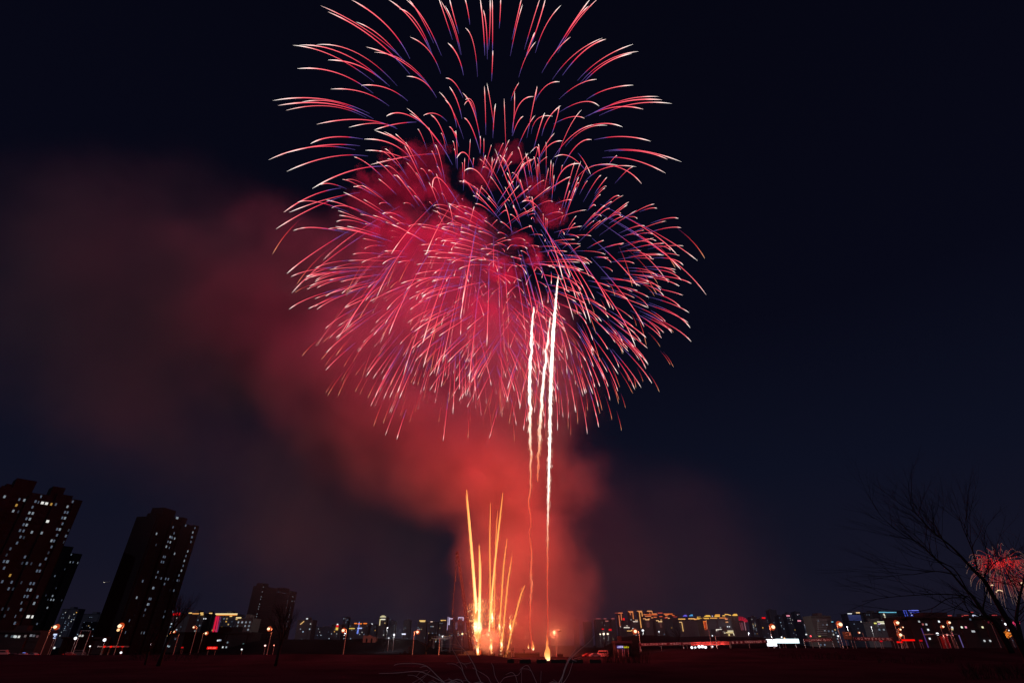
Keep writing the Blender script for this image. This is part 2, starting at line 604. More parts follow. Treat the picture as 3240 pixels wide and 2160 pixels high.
tail('short wavy rising tail leaning between the two longer white tails', [(1741, 1005), (1732, 1085), (1722, 1180), (1713, 1280), (1708, 1380), (1703, 1450), (1701, 1510)],
     226, [0.15, 0.6, 0.9, 0.95, 0.8, 0.55, 0.15], [0.9, 0.95, 0.95, 0.85, 0.65, 0.5, 0.4], 0.36, 600, 8)

# comets leaving the ground -----------------------------------------------------
COMET = ramp_emit('comet_fire', [(0, (0.8, 0.10, 0.03)), (0.4, (1.1, 0.28, 0.08)), (0.7, (1.3, 0.45, 0.11)), (0.85, (1.9, 0.85, 0.26)), (1.0, (2.6, 2.0, 1.1))])


def comet(label, pix, Y, r, hot):
    pts = [P(1250 + x * 0.4528, 1450 + y * 0.4528, Y) for x, y in pix]
    c = catmull(pts, 6)
    n = len(c)
    root = empty('launch_comet', c[-1], label, 'firework', 'orange comets rising from the firing site')
    prof = [r * 0.9 * (lerp(0.25, 1.0, min(1, i / n * 4)) if i < n * 0.8 else lerp(1.0, 0.45, (i / n - 0.8) * 5)) for i in range(n)]
    MB().tube(c, prof, 8, [hot * lerp(0.7, 1.0, i / n) for i in range(n)]).build('fire_trail', COMET, root, True)
    m = MB()
    rg = random.Random(int(pix[0][0]))
    for _ in range(int(700 * r)):
        i = min(n - 1, int(rg.random() ** 0.6 * n))
        o = Vector((rg.gauss(0, 1), rg.gauss(0, 0.7), 0)) * (0.25 + 0.9 * rg.random() * i / n) * 0.7
        m.sliver(c[i] + o + Vector((0, 0, rg.uniform(-2, 2))), Vector((o.x * 0.3, 0, -rg.uniform(0.3, 1.4))), rg.uniform(0.03, 0.07), rg.uniform(0.15, 0.75))
    tag(m.build('sparks', COMET, root), kind='stuff')
    return root


comet('tallest orange comet trail at the left edge of the fan', [(500, 218), (520, 450), (545, 750), (568, 1050), (580, 1215)], 222, 0.5, 1.0)
comet('thinner comet trail hugging the left side of the tallest one', [(496, 258), (513, 420), (536, 700), (556, 1000), (566, 1190)], 224, 0.36, 0.8)
comet('thick short comet trail just right of the tallest pair', [(588, 606), (594, 800), (591, 1000), (584, 1190)], 220, 0.5, 1.0)
comet('thin straight vertical comet trail in the middle of the fan', [(667, 308), (662, 600), (665, 900), (660, 1190)], 223, 0.24, 0.75)
comet('tall bright comet trail leaning right in the middle of the fan', [(753, 238), (735, 400), (710, 620), (686, 850), (670, 1050), (657, 1210)], 221, 0.34, 0.9)
comet('faint thin comet trail behind the tall one leaning right', [(717, 362), (705, 560), (696, 900), (692, 1215)], 226, 0.2, 0.6)
comet('medium comet trail, third from the right end of the fan', [(783, 558), (760, 740), (745, 950), (727, 1215)], 222, 0.25, 0.75)
comet('medium comet trail, second from the right end of the fan', [(818, 678), (790, 850), (770, 1050), (746, 1310)], 220, 0.25, 0.75)
comet('short curved comet trail at the right end of the fan', [(909, 883), (880, 950), (840, 1100), (810, 1220), (786, 1335)], 219, 0.28, 0.75)


def fountain(label, px, py, Y, up, spread, n, seed, jet=0.5, size=1.0):
    """A ground fountain: a glowing jet and a spray of sparks flying out of it."""
    rng.seed(seed)
    b = P(px, py, Y)
    root = empty('spark_fountain', b, label, 'firework', 'spark fountains at the firing site')
    MB().tube([b + Vector((0.1 * math.sin(i), 0, up * i / 8)) for i in range(9)], [jet * (0.5, 0.8, 1, 1.1, 1.1, 1, 0.8, 0.55, 0.2)[i] for i in range(9)], 8,
              [0.5 + 0.5 * math.sin(math.pi * min(1, i / 6)) for i in range(9)]).build('jet', COMET, root, True)
    s = MB()
    for _ in range(n):
        h = rng.random() ** 1.1
        a = rng.uniform(0, 6.28)
        rr = abs(rng.gauss(0, 1)) ** 1.3 * spread * (0.3 + h)
        p = b + Vector((math.cos(a) * rr, math.sin(a) * rr, up * 1.25 * h - 0.12 * rr * rr / max(spread, 0.1) + rng.gauss(0, 0.4)))
        if p.z < 0.2:
            p.z = 0.2 + rng.random()
        d = Vector((math.cos(a) * rng.uniform(0.1, 0.6), math.sin(a) * 0.4, rng.uniform(-0.9, 0.9))) * size
        s.sliver(p, d, rng.uniform(0.03, 0.10) * size, rng.uniform(0.35, 1.0))
    tag(s.build('sparks', COMET, root), kind='stuff')
    return root


f1 = fountain('dazzling white spark fountain at the foot of the tallest comets', 1510, 2020, 222, 10.5, 1.5, 3400, 1, 1.35, 0.8)
fountain('narrow fountain of sparks burning on the ground below the dazzling one', 1511, 2076, 221, 5, 0.4, 120, 2, 0.35)
fountain('broad loose fountain of golden sparks in the middle of the comet fan', 1557, 1985, 222, 9, 1.5, 420, 3, 0.3, 0.8)
fountain('small spark fountain low down right of the orange smoke', 1554, 2060, 222, 4.0, 0.5, 110, 4, 0.25)
fountain('small spray of sparks beside the third comet from the right', 1580, 2000, 222, 5, 1.2, 130, 5, 0.25)
fountain('small spark fountain at the foot of the second comet from the right', 1587, 2054, 220, 4.5, 0.5, 120, 6, 0.25)
fountain('short spray of sparks around the curved right end comet', 1615, 2000, 219, 4.5, 0.9, 110, 7, 0.3)


def flame(label, px, py, Y, h, wd, seed):
    b = P(px, py, Y)
    root = empty('lift_flame', b, label, 'flame', 'muzzle flames of the shells')
    rng.seed(seed)
    n = 14
    pts = [b + Vector((0.1 * math.sin(i * 1.3), 0, h * i / n)) for i in range(n + 1)]
    pr = [wd * (0.2 + 1.0 * math.sin(math.pi * min(1, (i / n) * 1.4 + 0.12)) ** 1.2) if i < n * 0.6 else wd * lerp(0.55, 0.05, (i - n * 0.6) / (n * 0.4)) for i in range(n + 1)]
    MB().tube(pts, pr, 12, [max(0.01, 1.0 - 0.9 * i / n) for i in range(n + 1)]).build('flame_body', COMET, root, True)
    return root


fl = flame('tall bright muzzle flame below the thick white tail', 1733, 2092, 190, 7.5, 0.75, 1)
flame('smaller muzzle flame below the wavy white tail', 1686, 2055, 224, 3.2, 0.5, 2)
flame('faint thin flame left of the smaller muzzle flame', 1672, 2050, 224, 1.8, 0.16, 3)

# fire light: what these fires give off
ORANGE = (1.0, 0.050, 0.040)
lamp('fire_light', P(1512, 1985, 214), (1.0, 0.28, 0.10), 2.6e4, 2.5, f1)
for x, y, d, pw in ((1515, 1880, 222, 1.9e4), (1530, 1720, 222, 1.9e4), (1550, 1600, 224, 1.9e4), (1600, 1860, 220, 2.0e4), (1640, 1500, 226, 2.0e4), (1680, 1720, 222, 2.4e4), (1590, 1990, 216, 1.1e4), (1480, 1430, 226, 2.3e4), (1740, 1580, 226, 2.0e4), (1760, 1850, 224, 1.6e4), (1300, 1360, 226, 1.7e4)):
    lamp('fire_light', P(x, y, d), ORANGE, pw, 9, f1)
for x, y, d, pw in ((1490, 1820, 228, 1.3e4), (1530, 1950, 226, 1.3e4), (1560, 1760, 228, 1.3e4)):
    lamp('fire_light', P(x, y, d), (1.0, 0.15, 0.055), pw, 7, f1)
lamp('fire_light', P(1733, 2070, 189), (1.0, 0.14, 0.06), 0.5e4, 1.5, fl)
lamp('fire_light', P(1730, 1930, 215), (1.0, 0.08, 0.05), 1.2e4, 6, fl)

# distant burst behind the bare tree --------------------------------------------
GOLD = ramp_emit('gold_star', [(0.0, (0.5, 0.02, 0.02)), (0.3, (0.35, 0.06, 0.05)), (0.7, (0.28, 0.13, 0.10)), (1.0, (0.4, 0.28, 0.22))])
rng.seed(91)
C2 = P(3172, 1790, 900)
far = empty('firework_burst', C2, 'distant small gold and red firework burst behind the bare tree at the right', 'firework')
rest = MB()
paths = []
for v in sphere_dirs(190, 0.2):
    q_ = rng.uniform(0.6, 1.1)
    pts = [star_at(C2, v * q_, 50, 0.9, 0.7 + 2.5 * i / 10, 8.0) for i in range(11)]
    paths.append(pts)
for i, pts in enumerate(paths):
    rr = [0.17 * (0.5 + 0.5 * math.sin(math.pi * min(1, k / 10 + 0.1))) for k in range(11)]
    at = [max(0.01, k / 10) for k in range(11)]
    if i % 2 == 0 and i < 180:
        MB().tube(pts, rr, 4, at).build('spark_trail', GOLD, far)
    else:
        rest.tube(pts, rr, 4, at)
tag(rest.build('spark_trails', GOLD, far), kind='stuff')
mb = MB()
for _ in range(240):
    u = Vector((rng.gauss(0, 16), rng.gauss(0, 10), rng.gauss(4, 5)))
    mb.sliver(C2 + u, Vector((rng.gauss(0, 1.5), 0, rng.gauss(0, 2))), 0.5, 0.01)
lamp('burst_light', C2 + Vector((0, -12, 4)), (1.0, 0.03, 0.04), 2.2e4, 12, far)
tag(mb.build('red_core_sparks', emit((255, 40, 40), 1.0), far), kind='stuff')
for pix in ([(3152, 1872), (3156, 1867), (3163, 1866), (3172, 1869)], [(3229, 1848), (3232, 1842), (3236, 1843), (3241, 1850)], [(3136, 1851), (3139, 1849), (3142, 1851)]):
    MB().tube(catmull([P(x, y, 890) for x, y in pix], 4), 0.6, 5).build('bright_hook', emit((255, 215, 170), 1.2), far)

# ------------------------------------------------------------------ buildings
UNIT = {}


def unit_box(col, s):
    key = (col, s)
    if key not in UNIT:
        me = MB().box(-0.5, 0.5, -0.5, 0.5, -0.5, 0.5).mesh('window', emit(col, s))
        UNIT[key] = me
    return UNIT[key]


def window(parent, c, wx, wy, wz, ang, col, s, name='window'):
    o = bpy.data.objects.new(name, unit_box(col, s))
    COL.objects.link(o)
    o.parent = parent
    o.matrix_parent_inverse = Matrix.Translation(parent.location).inverted()
    o.matrix_basis = Matrix.Translation(c) @ Matrix.Rotation(ang, 4, 'Z') @ Matrix.Diagonal((wx, wy, wz, 1))
    return o


COOL = [(150, 175, 200), (190, 205, 220), (110, 125, 150), (90, 100, 120), (215, 215, 210)]
WARM = [(255, 190, 90), (255, 215, 150)]


def tower(label, pl, pr, height_z, depth, mat, bays, roofs, lit, floors=25):
    """A tall slab of flats. pl, pr: photo pixels of the top corners of the facade; the two corners share one height."""
    q = []
    for (x, y) in (pl, pr):
        d = ray(x, y)
        k = (height_z - EYE) / d.z
        q.append(Vector((d.x * k, d.y * k, 0)))
    A, B = q
    L = (B - A).length
    u = (B - A) / L
    nrm = Vector((u.y, -u.x, 0))            # out of the facade
    if nrm.dot(-A) < 0:
        nrm = -nrm
    root = empty('apartment_tower', (A + B) / 2, label, 'building')
    ang = math.atan2(u.y, u.x)
    M = Matrix(((u.x, -nrm.x, 0, A.x), (u.y, -nrm.y, 0, A.y), (0, 0, 1, 0), (0, 0, 0, 1)))
    wall = MB()
    wall.box(0, L, 0, depth, -0.5, height_z, M)
    for (a, b, out_, dh) in bays:             # projecting bays, full height
        wall.box(a * L, b * L, -out_, -0.003, -0.5, height_z + dh, M)
    wall.build('wall', mat, root)
    rf = MB()
    for (a, b, d0, d1, h) in roofs:
        rf.box(a * L, b * L, d0, d1, height_z + 0.003, height_z + h, M)
    rf.build('roof', mat, root)
    led = MB()
    fh = height_z / floors
    for f in range(1, floors):                # floor edges, thin string courses
        led.box(-0.12, L + 0.12, -0.16 - 0.0, 0.0, f * fh - 0.12, f * fh + 0.1, M)
    led.build('string_course', mat, root)
    dark = MB()
    ncol = int(L / 3.4)
    for f in range(floors):
        for c in range(ncol):
            xx = (c + 0.5) / ncol * L
            ex = max([b[2] for b in bays if b[0] * L - 0.8 < xx < b[1] * L + 0.8] + [0])
            if any(abs(xx - e * L) < 1.0 for b in bays for e in b[:2]):
                continue
            dark.box(xx - 0.75, xx + 0.75, -ex - 0.05, -ex - 0.004, f * fh + 0.9, f * fh + 2.4, M)
    tag(dark.build('dark_windows', GLASS, root), kind='stuff')
    n = 0
    for (x, y, lev, warm) in lit:
        d = ray(x, y)
        # where the sight line meets the facade
        e = Vector((0, 0, EYE))
        k = (A - e).dot(nrm) / d.dot(nrm)
        p = e + d * k
        s = (p - A).dot(u)
        if not (0.5 < s < L - 0.5) or p.z < 1:
            continue
        ex = max([b[2] for b in bays if b[0] * L - 0.1 < s < b[1] * L + 0.1] + [0])
        p = A + u * s + Vector((0, 0, (math.floor(p.z / fh) + 0.55) * fh)) + nrm * (ex + 0.05)
        col = (255, 195, 95) if warm else [(70, 78, 95), (120, 135, 160), (185, 200, 215), (245, 245, 240)][lev]
        window(root, p, (0.6, 0.7, 0.8, 1.2)[lev], 0.2, 1.3, ang, col, 0.40 if lev < 3 else 0.85)
        n += 1
        if n >= 99:
            break
    return root


# lit windows of the first tower, read off the photo (x, y in a detail 3.136 times enlarged from row 1480)
T1 = [(30, 305, 2), (185, 325, 1), (233, 335, 2), (127, 435, 2), (178, 437, 0), (413, 268, 1), (360, 310, 1), (388, 318, 1), (337, 352, 1), (424, 338, 3), (462, 350, 3), (545, 368, 1), (310, 405, 1),
      (280, 458, 2), (312, 467, 2), (254, 510, 1), (285, 520, 2), (226, 568, 1), (256, 572, 2), (197, 611, 1), (228, 625, 1), (200, 680, 1), (236, 690, 0), (168, 735, 1), (110, 775, 1), (82, 832, 0),
      (307, 655, 2), (395, 672, 2), (470, 520, 3), (712, 355, 1), (663, 397, 2), (641, 445, 1), (666, 450, 1), (619, 490, 1), (643, 500, 2), (622, 547, 1), (573, 590, 1), (598, 597, 2), (575, 643, 1),
      (545, 702, 1), (502, 740, 2), (504, 797, 1), (478, 845, 0), (455, 898, 1), (400, 950, 1), (374, 1003, 1), (401, 1006, 1), (249, 877, 1), (224, 935, 0), (263, 937, 1), (307, 942, 0),
      (45, 895, 0), (85, 902, 1), (20, 955, 1), (52, 962, 2), (22, 1020, 1), (35, 1098, 1), (128, 1103, 1), (75, 1218, 1), (118, 1222, 0), (190, 1170, 0), (292, 1167, 1), (323, 1172, 1), (265, 1222, 1),
      (298, 1223, 2), (237, 1280, 1), (266, 1287, 1), (208, 1340, 1), (357, 1297, 1), (330, 1350, 2), (210, 1397, 1), (152, 1457, 1), (278, 1463, 3), (320, 1463, 3), (155, 1517, 1), (75, 1400, 0), (20, 1405, 0),
      (40, 1463, 0), (650, 672, 1), (686, 680, 3), (676, 618, 0), (630, 733, 0)]
lit1 = [(x / 3.136, 1480 + y / 3.136, l, 0) for x, y, l in T1] + [(157 / 3.136, 1480 + 380 / 3.136, 2, 1), (507 / 3.136, 1480 + 362 / 3.136, 2, 1), (113 / 3.136, 1480 + 1035 / 3.136, 1, 1)]
TWALL = surf('tower_render', (0.022, 0.021, 0.025), 0.9, var=0.2, scale=0.1)
tower('tall dark apartment tower at the left edge, scattered with lit windows', (-90, 1527), (262, 1583), 76, 15, TWALL,
      [(0.0, 0.12, 1.2, 0), (0.24, 0.36, 1.4, 0.8), (0.5, 0.6, 1.2, -1.5), (0.74, 0.84, 1.4, 1.2), (0.92, 0.98, 0.9, -2)],
      [(0.34, 0.52, 2, 11, 6.5), (0.28, 0.335, 3, 10, 3), (0.68, 0.80, 2, 11, 5.5), (0.805, 0.9, 2, 11, 2.0), (0.05, 0.2, 3, 9, 2.5)], lit1)
T1b = [(700, 875, 1), (694, 942, 2), (714, 948, 1), (761, 957, 2), (541, 1062, 1), (517, 1277, 2), (533, 1302, 2), (497, 1325, 2), (475, 1371, 2), (475, 1305, 0), (642, 1005, 0), (565, 1500, 2), (455, 1248, 0), (370, 1538, 1), (560, 1180, 0), (605, 1313, 0)]
tower('lower dark apartment block half hidden behind the left edge tower', (125, 1737), (261, 1752), 72, 15, TWALL,
      [(0.1, 0.25, 1.2, 0), (0.45, 0.6, 1.4, 1), (0.8, 0.95, 1.2, -1)], [(0.5, 0.75, 2, 11, 5), (0.2, 0.35, 2, 11, 3)], [(x / 3.136, 1480 + y / 3.136, l, 0) for x, y, l in T1b])
T2 = [(1215, 430, 2), (1222, 434, 2), (1287, 466, 1), (1192, 487, 1), (1220, 506, 1), (1350, 482, 1), (1337, 507, 2), (1330, 535, 1), (1365, 530, 1), (1378, 531, 1), (998, 524, 1), (1020, 524, 0), (1080, 530, 2), (1097, 536, 1),
      (1173, 550, 2), (1184, 552, 1), (1215, 572, 2), (1198, 568, 1), (1160, 577, 1), (1175, 586, 2), (1150, 607, 2), (1088, 607, 0), (1180, 625, 1), (1325, 567, 1), (1316, 597, 1), (1268, 566, 0), (1207, 667, 2), (1296, 656, 2),
      (1287, 677, 1), (1141, 680, 1), (1130, 678, 1), (1118, 706, 1), (1131, 712, 1), (1275, 712, 2), (1268, 742, 1), (1258, 770, 2), (1327, 700, 1), (1085, 803, 1), (1073, 833, 1), (1168, 828, 1), (1104, 850, 0), (1120, 854, 1),
      (1140, 857, 1), (1232, 833, 1), (1222, 862, 1), (1235, 862, 0), (1133, 888, 1), (898, 860, 3), (845, 932, 2), (942, 972, 2), (980, 868, 1), (992, 870, 1), (1052, 908, 2), (1060, 905, 1), (1200, 925, 1), (1150, 925, 0),
      (1028, 978, 1), (1040, 976, 1), (1018, 1013, 2), (1026, 1015, 1), (1003, 1046, 1), (907, 1117, 1), (880, 1195, 1), (985, 1195, 1), (1137, 1124, 1), (980, 1228, 2), (1155, 1060, 0), (1195, 1063, 1), (990, 1090, 0), (1003, 1225, 1)]
tower('tall dark apartment tower second from the left, standing alone', (497, 1631), (630, 1668), 75, 15, TWALL,
      [(0.02, 0.12, 1.2, 0), (0.3, 0.42, 1.5, 0.8), (0.55, 0.66, 1.2, -2), (0.82, 0.95, 1.4, 0.5)],
      [(0.14, 0.42, 2, 11, 6.5), (0.06, 0.135, 3, 10, 2.5), (0.60, 0.72, 2, 11, 4.0)], [(x * 0.4528, 1450 + y * 0.4528, l, 0) for x, y, l in T2])
T3 = [(173, 83, 2), (113, 178, 3), (151, 178, 2), (136, 246, 2), (119, 316, 2), (104, 384, 2), (89, 445, 2), (77, 500, 2), (63, 557, 2), (50, 617, 2), (37, 673, 2), (24, 732, 2), (10, 795, 2),
      (410, 187, 0), (440, 187, 1), (465, 187, 0), (530, 187, 0), (560, 187, 1), (585, 187, 0), (648, 187, 0), (693, 257, 2), (635, 253, 0), (617, 326, 1), (681, 327, 2), (722, 330, 1), (603, 392, 1), (592, 457, 1), (656, 458, 1),
      (585, 510, 0), (640, 517, 1), (570, 570, 0), (634, 572, 2), (564, 628, 0), (621, 630, 1), (608, 688, 1), (528, 743, 1), (594, 745, 0), (523, 795, 0), (583, 803, 1), (514, 860, 1), (580, 862, 0), (488, 925, 0), (480, 975, 0), (825, 457, 0), (875, 470, 0)]
tower('dark apartment tower with one bright dotted column of stair windows', (828, 1852), (940, 1872), 74, 12, TWALL,
      [(0.0, 0.1, 1.2, 0), (0.4, 0.55, 1.4, 0.5), (0.8, 0.95, 1.2, 0)], [(0.05, 0.2, 2, 11, 4), (0.6, 0.8, 2, 11, 3)], [(800 + x / 5.6, 1840 + y / 5.6, l, 0) for x, y, l in T3])

GOLDC, ORC, REDC, WHT, CYA, BLU, LIL, PNK = (255, 205, 120), (255, 130, 50), (235, 20, 30), (240, 245, 250), (120, 205, 235), (80, 95, 235), (205, 190, 225), (250, 150, 175)
WALLS = [surf('facade_grey', (0.17, 0.16, 0.17), 0.8, var=0.2, scale=0.05), surf('facade_warm', (0.22, 0.18, 0.16), 0.8, var=0.2, scale=0.05), surf('facade_blue', (0.13, 0.15, 0.19), 0.6, var=0.2, scale=0.05), surf('facade_dark', (0.045, 0.04, 0.042), 0.8, var=0.25, scale=0.1)]


def building(label, x0, x1, yt, Y, wall=0, strips=(), signs=(), nwin=10, seed=None, depth=18, roof=True, wincol=None, wins=(), name='apartment_block'):
    """A building of the skyline. Photo pixels give its width and roof line at distance Y."""
    rr = random.Random(int(x0 * 7 + Y) if seed is None else seed)
    a, b = P(x0, yt, Y), P(x1, yt, Y)
    zt = a.z
    root = empty(name, Vector(((a.x + b.x) / 2, Y + depth / 2, 0)), label, 'building')
    wl = MB()
    W = b.x - a.x
    wl.box(a.x, b.x, Y, Y + depth, -1, zt)
    nb = max(1, int(W / 14))
    for i in range(nb):                      # shallow bays give the facade relief
        c = a.x + (i + 0.5) / nb * W
        wl.box(c - W / nb * 0.28, c + W / nb * 0.28, Y - 0.9, Y - 0.003, -1, zt - 0.6)
    fh = 3.1
    for f in range(1, int(zt / fh)):
        wl.box(a.x - 0.15, b.x + 0.15, Y - 1.0, Y - 0.905, f * fh - 0.15, f * fh + 0.15)
    wl.build('wall', WALLS[wall], root)
    if roof:
        rf = MB()
        rf.box(a.x - 0.3, b.x + 0.3, Y - 1.2, Y + depth + 0.3, zt + 0.003, zt + 0.9)
        c = lerp(a.x, b.x, rr.uniform(0.3, 0.7))
        rf.box(c - W * 0.12, c + W * 0.12, Y + 3, Y + depth - 4, zt + 0.9, zt + rr.uniform(2.5, 4.5))
        rf.build('roof', WALLS[wall], root)
    for (xa, ya, xb, yb, col, th) in strips:
        p, q = P(xa, ya, Y - 1.6), P(xb, yb, Y - 1.6)
        t = th * Y / 1869 * 0.5
        m = MB()
        m.tube([p, q], t, 4)
        m.build('light_strip', emit(col, 1.0), root)
    for (xa, ya, xb, yb, col) in signs:
        p, q = P(xa, ya, Y - 1.8), P(xb, yb, Y - 1.8)
        m = MB()
        m.box(min(p.x, q.x), max(p.x, q.x), Y - 2.2, Y - 1.7, min(p.z, q.z), max(p.z, q.z))
        m.build('sign', emit(col, 1.0), root)  # also serves wall panels whose floodlighting is put into the glow
    ncol = max(2, int(W / 3.6))
    nfl = max(2, int(zt / fh))
    used = set()
    for i in range(nwin):
        c, f = rr.randrange(ncol), rr.randrange(max(1, nfl // 5), nfl)
        if (c, f) in used:
            continue
        used.add((c, f))
        p = Vector((a.x + (c + 0.5) / ncol * W, Y - 1.0, (f + 0.5) * fh))
        col = wincol or (rr.choice(WARM) if rr.random() < 0.15 else rr.choice(COOL))
        window(root, p, rr.uniform(1.0, 1.6), 0.3, 1.4, 0, col, rr.choice((0.35, 0.5, 0.7, 1.0)))
    for (x, y, col, s) in wins:
        window(root, P(x, y, Y - 1.0), max(0.8, Y * 0.0016), 0.3, max(0.9, Y * 0.0017), 0, col, s)
    return root


def h(xa, xb, y, col, th=3.0, xe=None):
    return (xa, y, xb, y, col, th)


# --- left: between and behind the towers
building('far pale apartment block dotted with lights between the two left towers', 198, 250, 1926, 1150, 2, nwin=34)
building('far block with few lights just left of the second tower', 262, 322, 1942, 1200, 2, nwin=16)
building('dark block with a red rooftop sign right of the second tower', 536, 600, 1946, 700, 0, signs=[(549, 1938, 556, 1945, REDC), (560, 1937, 568, 1945, REDC)], nwin=14)
building('block with a broken gold light line along its roof', 598, 648, 1941, 760, 0, [h(597, 607, 1938, GOLDC), h(609, 629, 1940, (220, 150, 80)), h(634, 643, 1938, GOLDC), h(635, 643, 1943, GOLDC)], nwin=12, wins=[(609, 1966, (255, 190, 110), 0.9), (645, 1956, WHT, 1), (651, 1956, WHT, 0.9)])
building('narrow block with one short gold rooftop light', 649, 672, 1942, 790, 0, [h(662, 671, 1939, GOLDC), h(663, 668, 1942, GOLDC)], nwin=8)
building('broad block with a bright gold cornice and a leaning red neon stripe', 681, 754, 1944, 720, 2,
         [h(682, 751, 1941, (255, 225, 160), 3.5), h(684, 750, 1944.5, (255, 160, 70), 2), (686, 1948, 673, 2004, (215, 25, 60), 6), (692, 1948, 682, 2004, (190, 35, 75), 5), (698, 1950, 687, 1998, (95, 45, 85), 3), h(727, 734, 1948, GOLDC)], nwin=30)
building('pale panel block left of the dotted column tower', 752, 800, 1958, 560, 1, [h(747, 763, 1953, (255, 225, 160), 3.5), h(746, 751, 1958, GOLDC, 2)], nwin=26, wincol=(150, 160, 175))
building('low dark block with a slanting row of gold lights', 942, 990, 1962, 800, 0, [(950, 1974, 962, 1964, (240, 190, 120), 2.5), h(969, 974, 1956, WHT)], nwin=8)
building('tiny far block with a few lights right of the dotted tower', 995, 1050, 1984, 1300, 2, nwin=16)
building('block with a tall red and yellow neon sign beside the street lamp', 1050, 1082, 1976, 950, 0, signs=[(1064, 1976, 1071, 1983, (225, 25, 35)), (1063, 1984, 1069, 1992, (235, 200, 90)), (1066, 1972, 1070, 1976, WHT)], nwin=8)
building('slim far tower speckled with faint windows', 1086, 1104, 1952, 1500, 2, nwin=18)
building('building with a blue white neon cross on its front', 1106, 1166, 1974, 1000, 0,
         [h(1121, 1129, 1971, ORC), h(1132, 1145, 1972, ORC), h(1150, 1161, 1971, ORC), (1137, 1966, 1132, 2004, (130, 150, 250), 2.2), (1133, 1988, 1129, 2003, (110, 140, 250), 2), h(1131, 1145, 1986, (190, 205, 255), 3), h(1105, 1122, 1987, (230, 195, 95), 2.5)], nwin=12)
building('small far block with one lit corner near the crowned tower', 1170, 1192, 1976, 1300, 2, [(1176, 1971, 1179, 1974, WHT, 2)], nwin=6)
building('slim tower with a cream lit crown and one glowing edge', 1200, 1224, 1953, 1050, 0, [h(1203, 1221, 1950, (245, 235, 190), 2.2), h(1207, 1217, 1947, (235, 220, 160), 1.8), h(1205, 1219, 1958, (245, 240, 215), 3.2), (1203, 1957, 1201, 1977, (245, 225, 165), 2.5)], nwin=6)
building('dim grey tower pair right of the crowned tower', 1232, 1252, 1965, 1500, 2, nwin=4)
building('dim plain tower with almost no lights left of a gold roof line', 1278, 1300, 1962, 1600, 0, nwin=5)
building('tower with a single gold bar on its roof', 1322, 1350, 1966, 1200, 0, [h(1327, 1346, 1962, (255, 200, 110), 2.5), h(1329, 1345, 1965, (255, 215, 140), 2.2)], nwin=8)
building('dark block with two small rooftop lights', 1356, 1386, 1968, 1250, 0, [h(1362, 1369, 1965.5, (250, 215, 190), 2)], nwin=12)
building('tower with a thin gold roof bar beside a lilac outlined tower', 1390, 1414, 1964, 1250, 0, [h(1394, 1411, 1961, (250, 195, 110), 2), (1396, 1961, 1399, 1963, (250, 195, 110), 2)], nwin=7)
building('tower edged by a bright lilac L shaped light', 1416, 1436, 1954, 1100, 2, [(1418, 1950, 1415, 1992, (175, 160, 195), 1.8), (1422, 1952, 1421, 1976, LIL, 3.2), h(1422, 1432, 1956, LIL, 3)], nwin=6)
building('tower with a lilac lit arch around its crown', 1449, 1468, 1953, 1120, 2, [h(1450, 1466, 1952, LIL, 3), (1451, 1952, 1450, 1958, LIL, 2.5), (1466, 1952, 1465, 1962, LIL, 3.5)], nwin=8)
building('block with two pale floodlit wall panels', 1438, 1448, 1968, 1180, 0, signs=[(1441, 1967, 1448, 1990, (75, 60, 78))], nwin=0)  # panel is wall, its floodlighting put into a glowing colour
building('block half hidden by the crane boom, with a pale wall panel', 1469, 1482, 1966, 1200, 0, signs=[(1471, 1966, 1475, 1996, (68, 50, 66))], nwin=2)  # pale wall panel with the light on it put into its glow
building('block with gold stepped roof lights left of the dazzling fountain', 1482, 1502, 1966, 1150, 0, [h(1484, 1498, 1961, (255, 200, 120), 2.2), h(1486, 1500, 1964, (255, 190, 110), 2)], nwin=5)
building('building glimpsed through orange smoke with stepped gold lights', 1600, 1660, 1982, 1000, 0, [h(1600, 1607, 1961, (255, 190, 110), 3), h(1622, 1632, 1970, (255, 200, 120), 3), h(1625, 1640, 1976, (255, 200, 120), 3), h(1638, 1654, 1985, (255, 180, 100), 3), (1649, 1954, 1666, 1949, (255, 150, 90), 3)], nwin=0)
building('small tower in the smoke with one lit ledge', 1655, 1672, 2010, 800, 0, [h(1660, 1668, 2012, (255, 200, 140), 2.5), (1661, 2012, 1661, 2022, (255, 180, 120), 2)], nwin=0)
building('block seen through red smoke with a dotted vertical light line', 1816, 1830, 1962, 1200, 0, [(1823, 1963, 1825, 1985, (130, 40, 50), 2)], nwin=0)
building('dim block with faint red roof lights, leftmost of the far row', 1846, 1872, 1966, 1400, 0, [h(1850, 1862, 1962, (120, 45, 60), 2)], nwin=0)
building('dim block with faint salmon roof lights in the far row', 1882, 1908, 1960, 1400, 0, [h(1885, 1900, 1956, (150, 70, 75), 2.2)], nwin=2)
building('dim block with a double row of salmon roof lights', 1909, 1930, 1960, 1380, 0, [h(1910, 1919, 1956, (150, 75, 80), 2.2), h(1915, 1925, 1963.5, (170, 100, 95), 2.5)], nwin=2)
building('dim block with one salmon roof light next to the red beacon', 1932, 1948, 1960, 1380, 0, [h(1934, 1944, 1956, (160, 80, 80), 2.2)], nwin=1)
building('tower with twin orange light edges and a wide flat light cap, leftmost of three', 1955, 1972, 1940, 1150, 0,
         [h(1945, 1956, 1938, (150, 60, 50), 2), h(1956, 1970, 1938, (235, 120, 80), 2.5), (1958, 1945, 1962, 1981, (235, 130, 85), 2), (1965, 1940, 1969, 1981, (240, 130, 80), 2), h(1969, 1974, 1981, (235, 150, 110), 2)], nwin=4)
building('low block with a red round beacon sign on its roof', 1971, 1986, 1962, 1000, 0, signs=[(1970, 1954, 1977, 1961, (240, 15, 20))], nwin=3)
